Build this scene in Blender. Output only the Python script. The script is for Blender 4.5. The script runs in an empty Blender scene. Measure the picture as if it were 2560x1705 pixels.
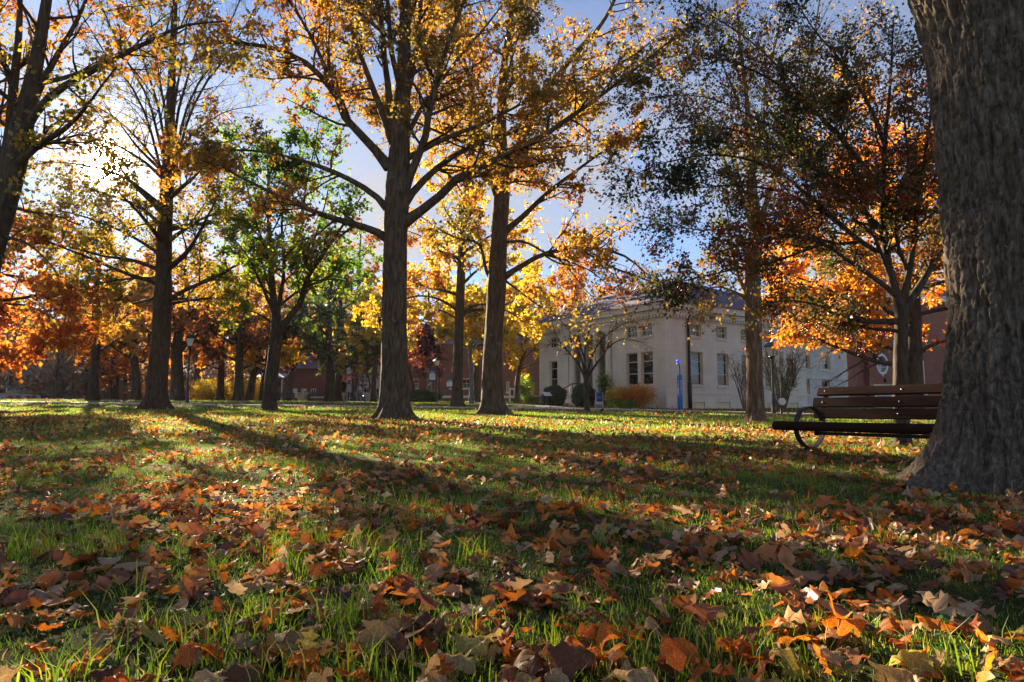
import bpy, math, random
import numpy as np
from mathutils import Vector, Matrix

R = math.radians
random.seed(5)
rng = np.random.default_rng(11)
sc = bpy.context.scene
col = sc.collection

# ------------------------------------------------------------------ camera
CAM_H = 0.60
FPX = 1707.0                      # focal length in photo pixels (2560 wide, 36 mm sensor)
PITCH = math.atan((1025 - 852.5) / FPX)
cam_d = bpy.data.cameras.new('camera')
cam = bpy.data.objects.new('camera', cam_d)
col.objects.link(cam)
cam_d.lens = 36.0 * FPX / 2560.0
cam_d.sensor_width = 36.0
cam_d.clip_start = 0.02
cam_d.clip_end = 4000
cam.location = (0, 0, CAM_H)
cam.rotation_euler = (math.pi / 2 + PITCH, 0, 0)
sc.camera = cam

# ------------------------------------------------------------------ sun, sky, exposure
SUN_DIR = Vector((-0.595, 0.9687, 0.361)).normalized()
SUN_EL = math.asin(SUN_DIR.z)
SUN_AZ = math.atan2(SUN_DIR.x, SUN_DIR.y)
sun_d = bpy.data.lights.new('sun', 'SUN')
sun_d.energy = 5.0
sun_d.angle = R(0.53)
sun_d.color = (1.0, 0.82, 0.58)
sun = bpy.data.objects.new('sun', sun_d)
sun.rotation_euler = SUN_DIR.to_track_quat('Z', 'Y').to_euler()
sun.location = (-30, 50, 30)
col.objects.link(sun)

world = bpy.data.worlds.new('World')
sc.world = world
world.use_nodes = True
wn, wl = world.node_tree.nodes, world.node_tree.links
wn.clear()
w_out = wn.new('ShaderNodeOutputWorld')
w_bg = wn.new('ShaderNodeBackground')
w_bg.inputs['Strength'].default_value = 0.05
w_sky = wn.new('ShaderNodeTexSky')
w_sky.sky_type = 'NISHITA'
w_sky.sun_disc = False
w_sky.sun_elevation = SUN_EL
w_sky.sun_rotation = SUN_AZ
w_sky.altitude = 200
w_sky.air_density = 0.62
w_sky.dust_density = 0.05
w_sky.ozone_density = 3.5


def wmath(op, a, b=None, c=None):
    n = wn.new('ShaderNodeMath')
    n.operation = op
    for i, v in enumerate((a, b, c)):
        if v is None:
            continue
        if isinstance(v, (int, float)):
            n.inputs[i].default_value = v
        else:
            wl.new(v, n.inputs[i])
    return n.outputs[0]


# thin cloud sheet: direction projected on a plane overhead, noise decides the cover
w_tc = wn.new('ShaderNodeTexCoord')
w_sep = wn.new('ShaderNodeSeparateXYZ')
wl.new(w_tc.outputs['Generated'], w_sep.inputs[0])
zc = wmath('ADD', wmath('MAXIMUM', w_sep.outputs['Z'], 0.0), 0.16)
w_cmb = wn.new('ShaderNodeCombineXYZ')
wl.new(wmath('DIVIDE', w_sep.outputs['X'], zc), w_cmb.inputs[0])
wl.new(wmath('DIVIDE', w_sep.outputs['Y'], zc), w_cmb.inputs[1])
w_noi = wn.new('ShaderNodeTexNoise')
w_noi.inputs['Scale'].default_value = 0.85
w_noi.inputs['Detail'].default_value = 7
w_noi.inputs['Roughness'].default_value = 0.58
w_noi.inputs['Distortion'].default_value = 0.5
wl.new(w_cmb.outputs[0], w_noi.inputs['Vector'])
w_ramp = wn.new('ShaderNodeMapRange')
w_ramp.interpolation_type = 'SMOOTHSTEP'
w_ramp.inputs['From Min'].default_value = 0.36
w_ramp.inputs['From Max'].default_value = 0.66
w_ramp.inputs['From Min'].default_value = 0.33
w_ramp.inputs['From Max'].default_value = 0.60
wl.new(w_noi.outputs['Fac'], w_ramp.inputs['Value'])
low = wn.new('ShaderNodeMapRange')            # more of the sheet is seen edge-on low down
low.interpolation_type = 'SMOOTHSTEP'
low.inputs['From Min'].default_value = 0.62
low.inputs['From Max'].default_value = 0.28
low.inputs['To Min'].default_value = 0.15
low.inputs['To Max'].default_value = 0.95
wl.new(w_sep.outputs['Z'], low.inputs['Value'])
cfac = wmath('MULTIPLY', w_ramp.outputs['Result'], low.outputs['Result'])
# light scattered forward by the cloud around the sun
w_dot = wn.new('ShaderNodeVectorMath')
w_dot.operation = 'DOT_PRODUCT'
w_nrm = wn.new('ShaderNodeVectorMath')
w_nrm.operation = 'NORMALIZE'
wl.new(w_tc.outputs['Generated'], w_nrm.inputs[0])
wl.new(w_nrm.outputs[0], w_dot.inputs[0])
w_dot.inputs[1].default_value = SUN_DIR
cosg = wmath('MAXIMUM', w_dot.outputs['Value'], 0.0)
aure = wmath('ADD', wmath('MULTIPLY', wmath('POWER', cosg, 900.0), 10.0),
             wmath('ADD', wmath('MULTIPLY', wmath('POWER', cosg, 60.0), .5), wmath('MULTIPLY', wmath('POWER', cosg, 9000.0), 900.0)))
cl_b = wmath('ADD', wmath('MULTIPLY', wmath('POWER', cosg, 20.0), 1.2), 2.6)
w_ccol = wn.new('ShaderNodeVectorMath')
w_ccol.operation = 'SCALE'
w_ccol.inputs[0].default_value = (1.0, 0.985, 0.99)
wl.new(cl_b, w_ccol.inputs['Scale'])
w_mix = wn.new('ShaderNodeMix')
w_mix.data_type = 'RGBA'
wl.new(cfac, w_mix.inputs['Factor'])
wl.new(w_sky.outputs[0], w_mix.inputs['A'])
wl.new(w_ccol.outputs[0], w_mix.inputs['B'])
w_acol = wn.new('ShaderNodeVectorMath')
w_acol.operation = 'SCALE'
w_acol.inputs[0].default_value = (1.0, 0.95, 0.88)
wl.new(aure, w_acol.inputs['Scale'])
w_add = wn.new('ShaderNodeVectorMath')
w_add.operation = 'ADD'
wl.new(w_mix.outputs['Result'], w_add.inputs[0])
wl.new(w_acol.outputs[0], w_add.inputs[1])
wl.new(w_add.outputs[0], w_bg.inputs['Color'])
wl.new(w_bg.outputs[0], w_out.inputs['Surface'])

vs = sc.view_settings
vs.view_transform = 'Standard'
vs.look = 'None'
vs.exposure = 2.25
vs.gamma = 1.0
vs.use_curve_mapping = False
sc.render.engine = 'CYCLES'
cy = sc.cycles
cy.use_denoising = True
cy.max_bounces = 7
cy.diffuse_bounces = 4
cy.glossy_bounces = 2
cy.transmission_bounces = 4
cy.transparent_max_bounces = 4
cy.volume_bounces = 0
cy.caustics_reflective = False
cy.caustics_refractive = False
cy.sample_clamp_indirect = 6.0

# ------------------------------------------------------------------ helpers
K = 2560.0 / 2354.0               # measurements below were read off a 2354-wide view of the photo
CP, SP = math.cos(PITCH), math.sin(PITCH)


def ray(px, py):
    x = (px - 1280.0) / FPX
    y = (852.5 - py) / FPX
    return np.array([x, CP - y * SP, SP + y * CP])


def P(x, y, d):
    """world point seen at view pixel (x, y), d metres in front of the camera"""
    r = ray(x * K, y * K)
    return np.array([0, 0, CAM_H]) + r * (d / r[1])


_pts = np.array([(-24, 37, .6), (-20, 68, 1.26), (-3.4, 20, .09), (-.7, 25, .17), (-5.3, 39, .69), (9.1, 37, .49),
                 (7.1, 20, .05), (13.8, 36, .25), (10, 43, .4), (3.2, 52, .95), (-13.5, 28, .55), (-9, 27, .53),
                 (-6, 37, .62), (15, 29, .12), (25, 29, .05), (20, 50, .5), (0, 70, 1.25), (3, 9, -.18), (-4, 9, -.16), (4, 6, -.18), (0, 6, -.18)])
_pts[:, 2] += .18          # heights above the ground at the camera's feet


def _basis(X, t):
    return np.stack([t, t * t, X * t, X * t * t], -1)


_co = np.linalg.lstsq(_basis(_pts[:, 0], np.maximum(_pts[:, 1] - 5, 0)), _pts[:, 2], rcond=None)[0]


def hash3(i, j, k, s):
    n = (i * 374761393 + j * 668265263 + k * 1274126177 + s * 974634777) & 0xffffffff
    n = ((n ^ (n >> 13)) * 1274126177) & 0xffffffff
    n = (n ^ (n >> 16)) & 0xffff
    return n / 65535.0


def vnoise(p, seed=0):
    p = np.asarray(p, float)
    f = np.floor(p).astype(np.int64)
    u = p - f
    u = u * u * (3 - 2 * u)
    out = 0
    for dx in (0, 1):
        for dy in (0, 1):
            for dz in (0, 1):
                w = (u[..., 0] if dx else 1 - u[..., 0]) * (u[..., 1] if dy else 1 - u[..., 1]) * (u[..., 2] if dz else 1 - u[..., 2])
                out = out + w * hash3(f[..., 0] + dx, f[..., 1] + dy, f[..., 2] + dz, seed)
    return out


def fbm(p, seed=0, o=4):
    p = np.asarray(p, float)
    a, s, t = 1.0, 0.0, 0.0
    for i in range(o):
        s = s + a * vnoise(p * (2 ** i), seed + i)
        t += a
        a *= 0.5
    return s / t


def gz(X, Y):
    X = np.asarray(X, float)
    Y = np.asarray(Y, float)
    Xc = np.clip(X, -32, 30)
    Yc = np.minimum(Y, 72)
    t = np.maximum(Yc - 5, 0)
    z = (_basis(Xc, t) * _co).sum(-1)
    z = z + 0.25 * np.clip((Y - 76) / 16, 0, 1)
    p = np.stack([X, Y, np.zeros_like(X)], -1)
    near = np.clip(1 - Y / 30, 0, 1)
    z = z + near * (0.05 * (fbm(p * 0.9, 3, 3) - 0.5)) + 0.06 * (vnoise(p * 0.12, 9) - 0.5) * np.clip(Y / 20, 0, 1)
    return z


def G(x, d):
    """ground point at view column x, d metres ahead"""
    X = (x * K - 1280.0) / FPX * d * CP
    return np.array([X, d, float(gz(X, d))])


def mesh_np(name, V, Fs, attrs=None, uv=None, smooth=False):
    V = np.asarray(V, np.float32)
    if not isinstance(Fs, (list, tuple)):
        Fs = [Fs]
    Fs = [np.asarray(f, np.int32) for f in Fs if len(f)]
    me = bpy.data.meshes.new(name)
    me.vertices.add(len(V))
    me.vertices.foreach_set('co', V.ravel())
    loops = np.concatenate([f.ravel() for f in Fs])
    sizes = np.concatenate([np.full(len(f), f.shape[1], np.int32) for f in Fs])
    me.loops.add(len(loops))
    me.loops.foreach_set('vertex_index', loops)
    me.polygons.add(len(sizes))
    me.polygons.foreach_set('loop_start', np.concatenate([[0], np.cumsum(sizes)[:-1]]).astype(np.int32))
    if smooth:
        me.polygons.foreach_set('use_smooth', np.ones(len(sizes), bool))
    if attrs:
        for k, a in attrs.items():
            at = me.attributes.new(k, 'FLOAT', 'FACE')
            at.data.foreach_set('value', np.asarray(a, np.float32))
    if uv is not None:
        l = me.uv_layers.new(name='uv')
        l.data.foreach_set('uv', np.asarray(uv, np.float32)[loops].ravel())
    me.update(calc_edges=True)
    me.validate()
    return me


def obj(name, me, mat=None, parent=None, loc=None, **props):
    o = bpy.data.objects.new(name, me)
    col.objects.link(o)
    if mat is not None and me is not None and len(me.materials) == 0:
        me.materials.append(mat)
    if parent is not None:
        o.parent = parent
    if loc is not None:
        o.location = loc
    for k, v in props.items():
        o[k] = v
    return o


def thing(name, label, cat, loc=(0, 0, 0), rotz=0.0, group=None):
    o = bpy.data.objects.new(name, None)
    col.objects.link(o)
    o.empty_display_size = 0.2
    o.location = loc
    o.rotation_euler = (0, 0, rotz)
    o['label'] = label
    o['category'] = cat
    if group:
        o['group'] = group
    return o


class MB:
    """collects faces, builds one mesh object"""

    def __init__(s):
        s.v, s.f = [], []

    def add(s, V, F):
        n = len(s.v)
        s.v += [tuple(map(float, p)) for p in V]
        s.f += [tuple(n + i for i in f) for f in F]
        return s

    def box(s, x0, x1, y0, y1, z0, z1):
        V = [(x0, y0, z0), (x1, y0, z0), (x1, y1, z0), (x0, y1, z0), (x0, y0, z1), (x1, y0, z1), (x1, y1, z1), (x0, y1, z1)]
        return s.add(V, [(0, 3, 2, 1), (4, 5, 6, 7), (0, 1, 5, 4), (1, 2, 6, 5), (2, 3, 7, 6), (3, 0, 4, 7)])

    def hexa(s, V):
        return s.add(V, [(0, 3, 2, 1), (4, 5, 6, 7), (0, 1, 5, 4), (1, 2, 6, 5), (2, 3, 7, 6), (3, 0, 4, 7)])

    def lathe(s, prof, n=16, cx=0, cy=0):
        V, F = [], []
        for r, z in prof:
            for k in range(n):
                a = 2 * math.pi * k / n
                V.append((cx + r * math.cos(a), cy + r * math.sin(a), z))
        for i in range(len(prof) - 1):
            for k in range(n):
                F.append((i * n + k, i * n + (k + 1) % n, (i + 1) * n + (k + 1) % n, (i + 1) * n + k))
        F.append(tuple(range(n - 1, -1, -1)))
        F.append(tuple((len(prof) - 1) * n + k for k in range(n)))
        return s.add(V, F)

    def tube(s, pts, rad, n=8):
        V, F = tube_np([np.asarray(pts, float)], [np.full(len(pts), rad) if np.isscalar(rad) else np.asarray(rad)], n)
        k = len(pts)
        return s.add(V, [tuple(f) for f in F] + [tuple(range(n - 1, -1, -1)), tuple((k - 1) * n + i for i in range(n))])

    def prism(s, poly, axis, a0, a1):
        """extrude 2-D polygon; axis 0: poly=(y,z), 1: poly=(x,z), 2: poly=(x,y)"""
        V = []
        for a in (a0, a1):
            for p, q in poly:
                V.append({0: (a, p, q), 1: (p, a, q), 2: (p, q, a)}[axis])
        n = len(poly)
        F = [(i, (i + 1) % n, n + (i + 1) % n, n + i) for i in range(n)]
        F += [tuple(range(n - 1, -1, -1)), tuple(range(n, 2 * n))]
        return s.add(V, F)

    def build(s, name, mat, parent=None, loc=None, smooth=False, bevel=0, **props):
        me = bpy.data.meshes.new(name)
        me.from_pydata(s.v, [], s.f)
        import bmesh
        bm = bmesh.new()
        bm.from_mesh(me)
        bmesh.ops.recalc_face_normals(bm, faces=bm.faces)
        if bevel:
            bmesh.ops.bevel(bm, geom=list(bm.edges), offset=bevel, segments=2, affect='EDGES', clamp_overlap=True)
        bm.to_mesh(me)
        bm.free()
        if smooth:
            me.polygons.foreach_set('use_smooth', np.ones(len(me.polygons), bool))
        return obj(name, me, mat, parent, loc, **props)


def smooth_path(pts, n):
    """Catmull-Rom resample, pts (k, m)"""
    p = np.asarray(pts, float)
    if len(p) == 2:
        t = np.linspace(0, 1, n)[:, None]
        return p[0] * (1 - t) + p[1] * t
    q = np.vstack([2 * p[0] - p[1], p, 2 * p[-1] - p[-2]])
    seg = np.linalg.norm(np.diff(p[:, :3], axis=0), axis=1)
    cum = np.concatenate([[0], np.cumsum(seg)])
    s = np.linspace(0, cum[-1], n)
    i = np.clip(np.searchsorted(cum, s, side='right') - 1, 0, len(seg) - 1)
    t = ((s - cum[i]) / np.maximum(seg[i], 1e-9))[:, None]
    a, b, c, d = q[i], q[i + 1], q[i + 2], q[i + 3]
    return 0.5 * (2 * b + (c - a) * t + (2 * a - 5 * b + 4 * c - d) * t * t + (3 * b - a - 3 * c + d) * t ** 3)


def frames(T):
    ref = np.where(np.abs(T[..., 2:3]) > 0.9, np.array([0, 1.0, 0]), np.array([0, 0, 1.0]))
    a = np.cross(T, ref)
    a /= np.linalg.norm(a, axis=-1, keepdims=True) + 1e-9
    b = np.cross(T, a)
    return a, b


def tubes_batch(Pts, Rad, n):
    """Pts (N, m, 3), Rad (N, m) -> V, F (quads)"""
    N, m, _ = Pts.shape
    T = np.gradient(Pts, axis=1)
    T /= np.linalg.norm(T, axis=-1, keepdims=True) + 1e-9
    Tm = T.mean(1, keepdims=True)
    Tm = Tm / (np.linalg.norm(Tm, axis=-1, keepdims=True) + 1e-9)
    a, b = frames(Tm)
    th = np.arange(n) * 2 * math.pi / n
    ring = a[:, :, None, :] * np.cos(th)[None, None, :, None] + b[:, :, None, :] * np.sin(th)[None, None, :, None]
    V = Pts[:, :, None, :] + ring * Rad[:, :, None, None]
    base = (np.arange(N) * m * n)[:, None, None]
    i = np.arange(m - 1)[None, :, None] * n
    k = np.arange(n)[None, None, :]
    k2 = (k + 1) % n
    F = np.stack(np.broadcast_arrays(base + i + k, base + i + k2, base + i + n + k2, base + i + n + k), -1)
    return V.reshape(-1, 3), F.reshape(-1, 4)


def tube_np(paths, rads, n):
    Vs, Fs, o = [], [], 0
    for p, r in zip(paths, rads):
        T = np.gradient(p, axis=0)
        T /= np.linalg.norm(T, axis=1, keepdims=True) + 1e-9
        a0, _ = frames(T[:1])
        a = a0[0]
        A = np.zeros_like(p)
        for i in range(len(p)):
            a = a - T[i] * a.dot(T[i])
            a = a / (np.linalg.norm(a) + 1e-9)
            A[i] = a
        B = np.cross(T, A)
        th = np.arange(n) * 2 * math.pi / n
        V = p[:, None, :] + r[:, None, None] * (A[:, None, :] * np.cos(th)[None, :, None] + B[:, None, :] * np.sin(th)[None, :, None])
        m = len(p)
        i = np.arange(m - 1)[:, None] * n
        k = np.arange(n)[None, :]
        k2 = (k + 1) % n
        F = np.stack(np.broadcast_arrays(o + i + k, o + i + k2, o + i + n + k2, o + i + n + k), -1).reshape(-1, 4)
        Vs.append(V.reshape(-1, 3))
        Fs.append(F)
        o += m * n
    return np.vstack(Vs), np.vstack(Fs)


# ------------------------------------------------------------------ materials
def new_mat(name):
    m = bpy.data.materials.new(name)
    m.use_nodes = True
    nt = m.node_tree
    nt.nodes.clear()
    out = nt.nodes.new('ShaderNodeOutputMaterial')
    return m, nt, out


def N(nt, typ, **kw):
    n = nt.nodes.new(typ)
    for k, v in kw.items():
        if k.startswith('i_'):
            n.inputs[k[2:].replace('_', ' ')].default_value = v
        else:
            setattr(n, k, v)
    return n


def ramp(nt, stops, interp='LINEAR'):
    r = nt.nodes.new('ShaderNodeValToRGB')
    r.color_ramp.interpolation = interp
    e = r.color_ramp.elements
    while len(e) < len(stops):
        e.new(0.5)
    for el, (p, c) in zip(e, stops):
        el.position = p
        el.color = (*c, 1)
    return r


def noisy(name, c1, c2, scale=6, rough=0.8, bump=0.2, detail=5, stretch=(1, 1, 1), spec=0.3, metal=0.0, dist=0.01, c3=None, bscale=None):
    m, nt, out = new_mat(name)
    L = nt.links.new
    tc = N(nt, 'ShaderNodeTexCoord')
    mp = N(nt, 'ShaderNodeMapping')
    mp.inputs['Scale'].default_value = stretch
    L(tc.outputs['Object'], mp.inputs[0])
    no = N(nt, 'ShaderNodeTexNoise', i_Scale=scale, i_Detail=detail, i_Roughness=0.6)
    L(mp.outputs[0], no.inputs['Vector'])
    st = [(0.3, c1), (0.7, c2)] if c3 is None else [(0.25, c1), (0.5, c2), (0.75, c3)]
    r = ramp(nt, st)
    L(no.outputs['Fac'], r.inputs[0])
    b = N(nt, 'ShaderNodeBsdfPrincipled', i_Roughness=rough, i_Metallic=metal)
    b.inputs['Specular IOR Level'].default_value = spec
    L(r.outputs[0], b.inputs['Base Color'])
    if bump:
        n2 = N(nt, 'ShaderNodeTexNoise', i_Scale=bscale or scale * 3, i_Detail=6, i_Roughness=0.65)
        L(mp.outputs[0], n2.inputs['Vector'])
        bp = N(nt, 'ShaderNodeBump', i_Strength=bump, i_Distance=dist)
        L(n2.outputs['Fac'], bp.inputs['Height'])
        L(bp.outputs[0], b.inputs['Normal'])
    L(b.outputs[0], out.inputs['Surface'])
    return m


def leaf_mat(name, stops, trans=0.55, gloss=0.05, boost=1.35, veins=False, rough=0.45, attr='rnd'):
    m, nt, out = new_mat(name)
    L = nt.links.new
    at = N(nt, 'ShaderNodeAttribute', attribute_name=attr)
    r = ramp(nt, stops)
    L(at.outputs['Fac'], r.inputs[0])
    colr = r.outputs[0]
    if veins:
        # leaf blotches and pale veins that belong to the leaf itself
        uv = N(nt, 'ShaderNodeUVMap')
        sp = N(nt, 'ShaderNodeSeparateXYZ')
        L(uv.outputs[0], sp.inputs[0])

        def mth(op, a, b=None):
            n = N(nt, 'ShaderNodeMath', operation=op)
            for i, v in enumerate((a, b)):
                if v is None:
                    continue
                if isinstance(v, (int, float)):
                    n.inputs[i].default_value = v
                else:
                    L(v, n.inputs[i])
            return n.outputs[0]
        ax = mth('ABSOLUTE', sp.outputs[0])
        side = mth('FRACT', mth('MULTIPLY', mth('SUBTRACT', sp.outputs[1], mth('MULTIPLY', ax, 0.75)), 6.5))
        v1 = mth('LESS_THAN', ax, 0.014)
        v2 = mth('LESS_THAN', mth('ABSOLUTE', mth('SUBTRACT', side, 0.5)), 0.045)
        vv = mth('MAXIMUM', v1, v2)
        no = N(nt, 'ShaderNodeTexNoise', i_Scale=26, i_Detail=5)
        tcn = N(nt, 'ShaderNodeTexCoord')
        L(tcn.outputs['Object'], no.inputs['Vector'])
        mr = N(nt, 'ShaderNodeMapRange')
        mr.inputs['From Min'].default_value = 0.3
        mr.inputs['From Max'].default_value = 0.7
        mr.inputs['To Min'].default_value = 0.55
        mr.inputs['To Max'].default_value = 1.35
        L(no.outputs['Fac'], mr.inputs[0])
        sc_ = N(nt, 'ShaderNodeVectorMath', operation='SCALE')
        L(colr, sc_.inputs[0])
        L(mth('MULTIPLY', mr.outputs[0], mth('ADD', mth('MULTIPLY', vv, 0.45), 0.95)), sc_.inputs['Scale'])
        colr = sc_.outputs[0]
    d = N(nt, 'ShaderNodeBsdfDiffuse')
    t = N(nt, 'ShaderNodeBsdfTranslucent')
    g = N(nt, 'ShaderNodeBsdfGlossy', i_Roughness=rough)
    g.inputs['Color'].default_value = (0.9, 0.9, 0.9, 1)
    L(colr, d.inputs['Color'])
    if boost != 1.0:
        s2 = N(nt, 'ShaderNodeVectorMath', operation='SCALE')
        L(colr, s2.inputs[0])
        s2.inputs['Scale'].default_value = boost
        L(s2.outputs[0], t.inputs['Color'])
    else:
        L(colr, t.inputs['Color'])
    mx = N(nt, 'ShaderNodeMixShader')
    mx.inputs[0].default_value = trans
    L(d.outputs[0], mx.inputs[1])
    L(t.outputs[0], mx.inputs[2])
    mg = N(nt, 'ShaderNodeMixShader')
    mg.inputs[0].default_value = gloss
    L(mx.outputs[0], mg.inputs[1])
    L(g.outputs[0], mg.inputs[2])
    L(mg.outputs[0], out.inputs['Surface'])
    return m


def bark_mat(name, dark, mid, light, sx=9.0, sz=1.6, lichen=None, bump=0.7, dist=0.03):
    m, nt, out = new_mat(name)
    L = nt.links.new
    tc = N(nt, 'ShaderNodeTexCoord')
    mp = N(nt, 'ShaderNodeMapping')
    mp.inputs['Scale'].default_value = (sx, sx, sz)
    L(tc.outputs['Object'], mp.inputs[0])
    no = N(nt, 'ShaderNodeTexNoise', i_Scale=1.6, i_Detail=8, i_Roughness=0.62, i_Distortion=0.4)
    L(mp.outputs[0], no.inputs['Vector'])
    r = ramp(nt, [(0.3, dark), (0.5, mid), (0.72, light)])
    L(no.outputs['Fac'], r.inputs[0])
    c = r.outputs[0]
    if lichen:
        n3 = N(nt, 'ShaderNodeTexNoise', i_Scale=lichen[1], i_Detail=4, i_Roughness=0.7)
        L(tc.outputs['Object'], n3.inputs['Vector'])
        r3 = ramp(nt, [(lichen[2], (0, 0, 0)), (lichen[2] + 0.05, (1, 1, 1))])
        L(n3.outputs['Fac'], r3.inputs[0])
        mx = N(nt, 'ShaderNodeMix', data_type='RGBA')
        L(r3.outputs[0], mx.inputs['Factor'])
        L(c, mx.inputs['A'])
        mx.inputs['B'].default_value = (*lichen[0], 1)
        c = mx.outputs['Result']
    b = N(nt, 'ShaderNodeBsdfPrincipled', i_Roughness=0.9)
    b.inputs['Specular IOR Level'].default_value = 0.25
    L(c, b.inputs['Base Color'])
    bp = N(nt, 'ShaderNodeBump', i_Strength=bump, i_Distance=dist)
    L(no.outputs['Fac'], bp.inputs['Height'])
    L(bp.outputs[0], b.inputs['Normal'])
    L(b.outputs[0], out.inputs['Surface'])
    return m


M = {}
M['bark_oak'] = bark_mat('bark_oak', (.03, .02, .012), (.10, .067, .04), (.19, .135, .085), lichen=((.13, .14, .07), 2.2, .60))
M['bark_dark'] = bark_mat('bark_dark', (.025, .018, .011), (.07, .048, .03), (.125, .092, .06))
M['bark_peel'] = bark_mat('bark_peel', (.05, .028, .016), (.17, .095, .052), (.36, .25, .16), sx=9, sz=1.1, bump=1.0, dist=0.06)
M['bark_grey'] = bark_mat('bark_grey', (.08, .075, .07), (.17, .16, .15), (.28, .27, .25))
M['bark_haw'] = bark_mat('bark_haw', (.025, .018, .012), (.075, .052, .034), (.13, .095, .066))
M['bark_near'] = bark_mat('bark_near', (.03, .022, .015), (.12, .09, .062), (.26, .21, .155), sx=22, sz=5, lichen=((.27, .27, .23), 22, .66), bump=0.9, dist=0.02)
M['twig'] = noisy('twig', (.035, .026, .02), (.08, .06, .045), scale=4, bump=0)
M['twig_pale'] = noisy('twig_pale', (.13, .115, .09), (.24, .21, .16), scale=4, bump=0)
M['twig_olive'] = noisy('twig_olive', (.09, .085, .045), (.17, .16, .08), scale=4, bump=0)
M['twig_tan'] = noisy('twig_tan', (.2, .13, .09), (.34, .22, .15), scale=4, bump=0)

OAK = [(0, (.10, .085, .014)), (.25, (.24, .17, .022)), (.5, (.43, .25, .026)), (.74, (.52, .23, .022)), (.88, (.46, .14, .014)), (1, (.24, .06, .012))]
M['leaf_oak'] = leaf_mat('leaf_oak', OAK, trans=.64, boost=1.1)
M['leaf_olive'] = leaf_mat('leaf_olive', [(0, (.06, .08, .012)), (.3, (.17, .165, .02)), (.6, (.36, .25, .026)), (.85, (.50, .24, .022)), (1, (.40, .13, .015))], trans=.64, boost=1.15)
M['leaf_green'] = leaf_mat('leaf_green', [(0, (.045, .10, .01)), (.45, (.13, .22, .014)), (.8, (.30, .33, .02)), (1, (.46, .33, .02))], trans=.7)
M['leaf_dkgreen'] = leaf_mat('leaf_dkgreen', [(0, (.018, .04, .008)), (.5, (.05, .085, .012)), (.85, (.13, .13, .018)), (1, (.30, .16, .02))], trans=.5)
M['leaf_yellow'] = leaf_mat('leaf_yellow', [(0, (.22, .20, .015)), (.4, (.52, .38, .025)), (.75, (.62, .40, .025)), (1, (.50, .20, .015))], trans=.68)
M['leaf_orange'] = leaf_mat('leaf_orange', [(0, (.24, .12, .012)), (.35, (.55, .25, .018)), (.75, (.62, .22, .014)), (1, (.40, .09, .01))], trans=.7)
M['leaf_red'] = leaf_mat('leaf_red', [(0, (.20, .07, .012)), (.35, (.44, .14, .018)), (.7, (.55, .21, .02)), (1, (.36, .07, .02))], trans=.68)
M['leaf_rust'] = leaf_mat('leaf_rust', [(0, (.12, .05, .015)), (.4, (.30, .11, .02)), (.8, (.42, .17, .02)), (1, (.20, .05, .02))], trans=.55)
M['leaf_crimson'] = leaf_mat('leaf_crimson', [(0, (.05, .012, .012)), (.5, (.14, .025, .02)), (1, (.28, .05, .025))], trans=.5)
M['leaf_haw'] = leaf_mat('leaf_haw', [(0, (.02, .04, .01)), (.35, (.07, .075, .014)), (.6, (.18, .11, .018)), (.85, (.30, .09, .016)), (1, (.32, .04, .015))], trans=.6, gloss=.04)
M['berry'] = noisy('berry', (.35, .012, .01), (.5, .03, .02), scale=30, bump=0, rough=.3, spec=.5)
M['leaf_box'] = leaf_mat('leaf_box', [(0, (.016, .04, .01)), (1, (.06, .11, .02))], trans=.3, gloss=.08)

M['grass'] = leaf_mat('grass', [(0, (.055, .13, .006)), (.5, (.13, .24, .008)), (.8, (.25, .31, .012)), (1, (.40, .30, .07))], trans=.62, gloss=.05)
M['clover'] = leaf_mat('clover', [(0, (.03, .07, .02)), (1, (.08, .14, .04))], trans=.35, gloss=.03)
M['fl_tan'] = leaf_mat('fl_tan', [(0, (.30, .165, .06)), (1, (.54, .33, .14))], trans=.25, gloss=.02, veins=True)
M['fl_rust'] = leaf_mat('fl_rust', [(0, (.40, .085, .01)), (1, (.70, .22, .018))], trans=.5, gloss=.02, veins=True)
M['fl_brown'] = leaf_mat('fl_brown', [(0, (.13, .05, .02)), (1, (.28, .105, .035))], trans=.3, gloss=.02, veins=True)
M['fl_yellow'] = leaf_mat('fl_yellow', [(0, (.34, .25, .04)), (1, (.50, .38, .10))], trans=.45, gloss=.02, veins=True)
LITTER = [(0, (.12, .04, .013)), (.2, (.26, .075, .02)), (.4, (.46, .13, .018)), (.6, (.64, .21, .018)), (.75, (.42, .23, .10)), (1, (.54, .35, .18))]
M['litter'] = leaf_mat('litter', LITTER, trans=.42, gloss=.05)

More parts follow.
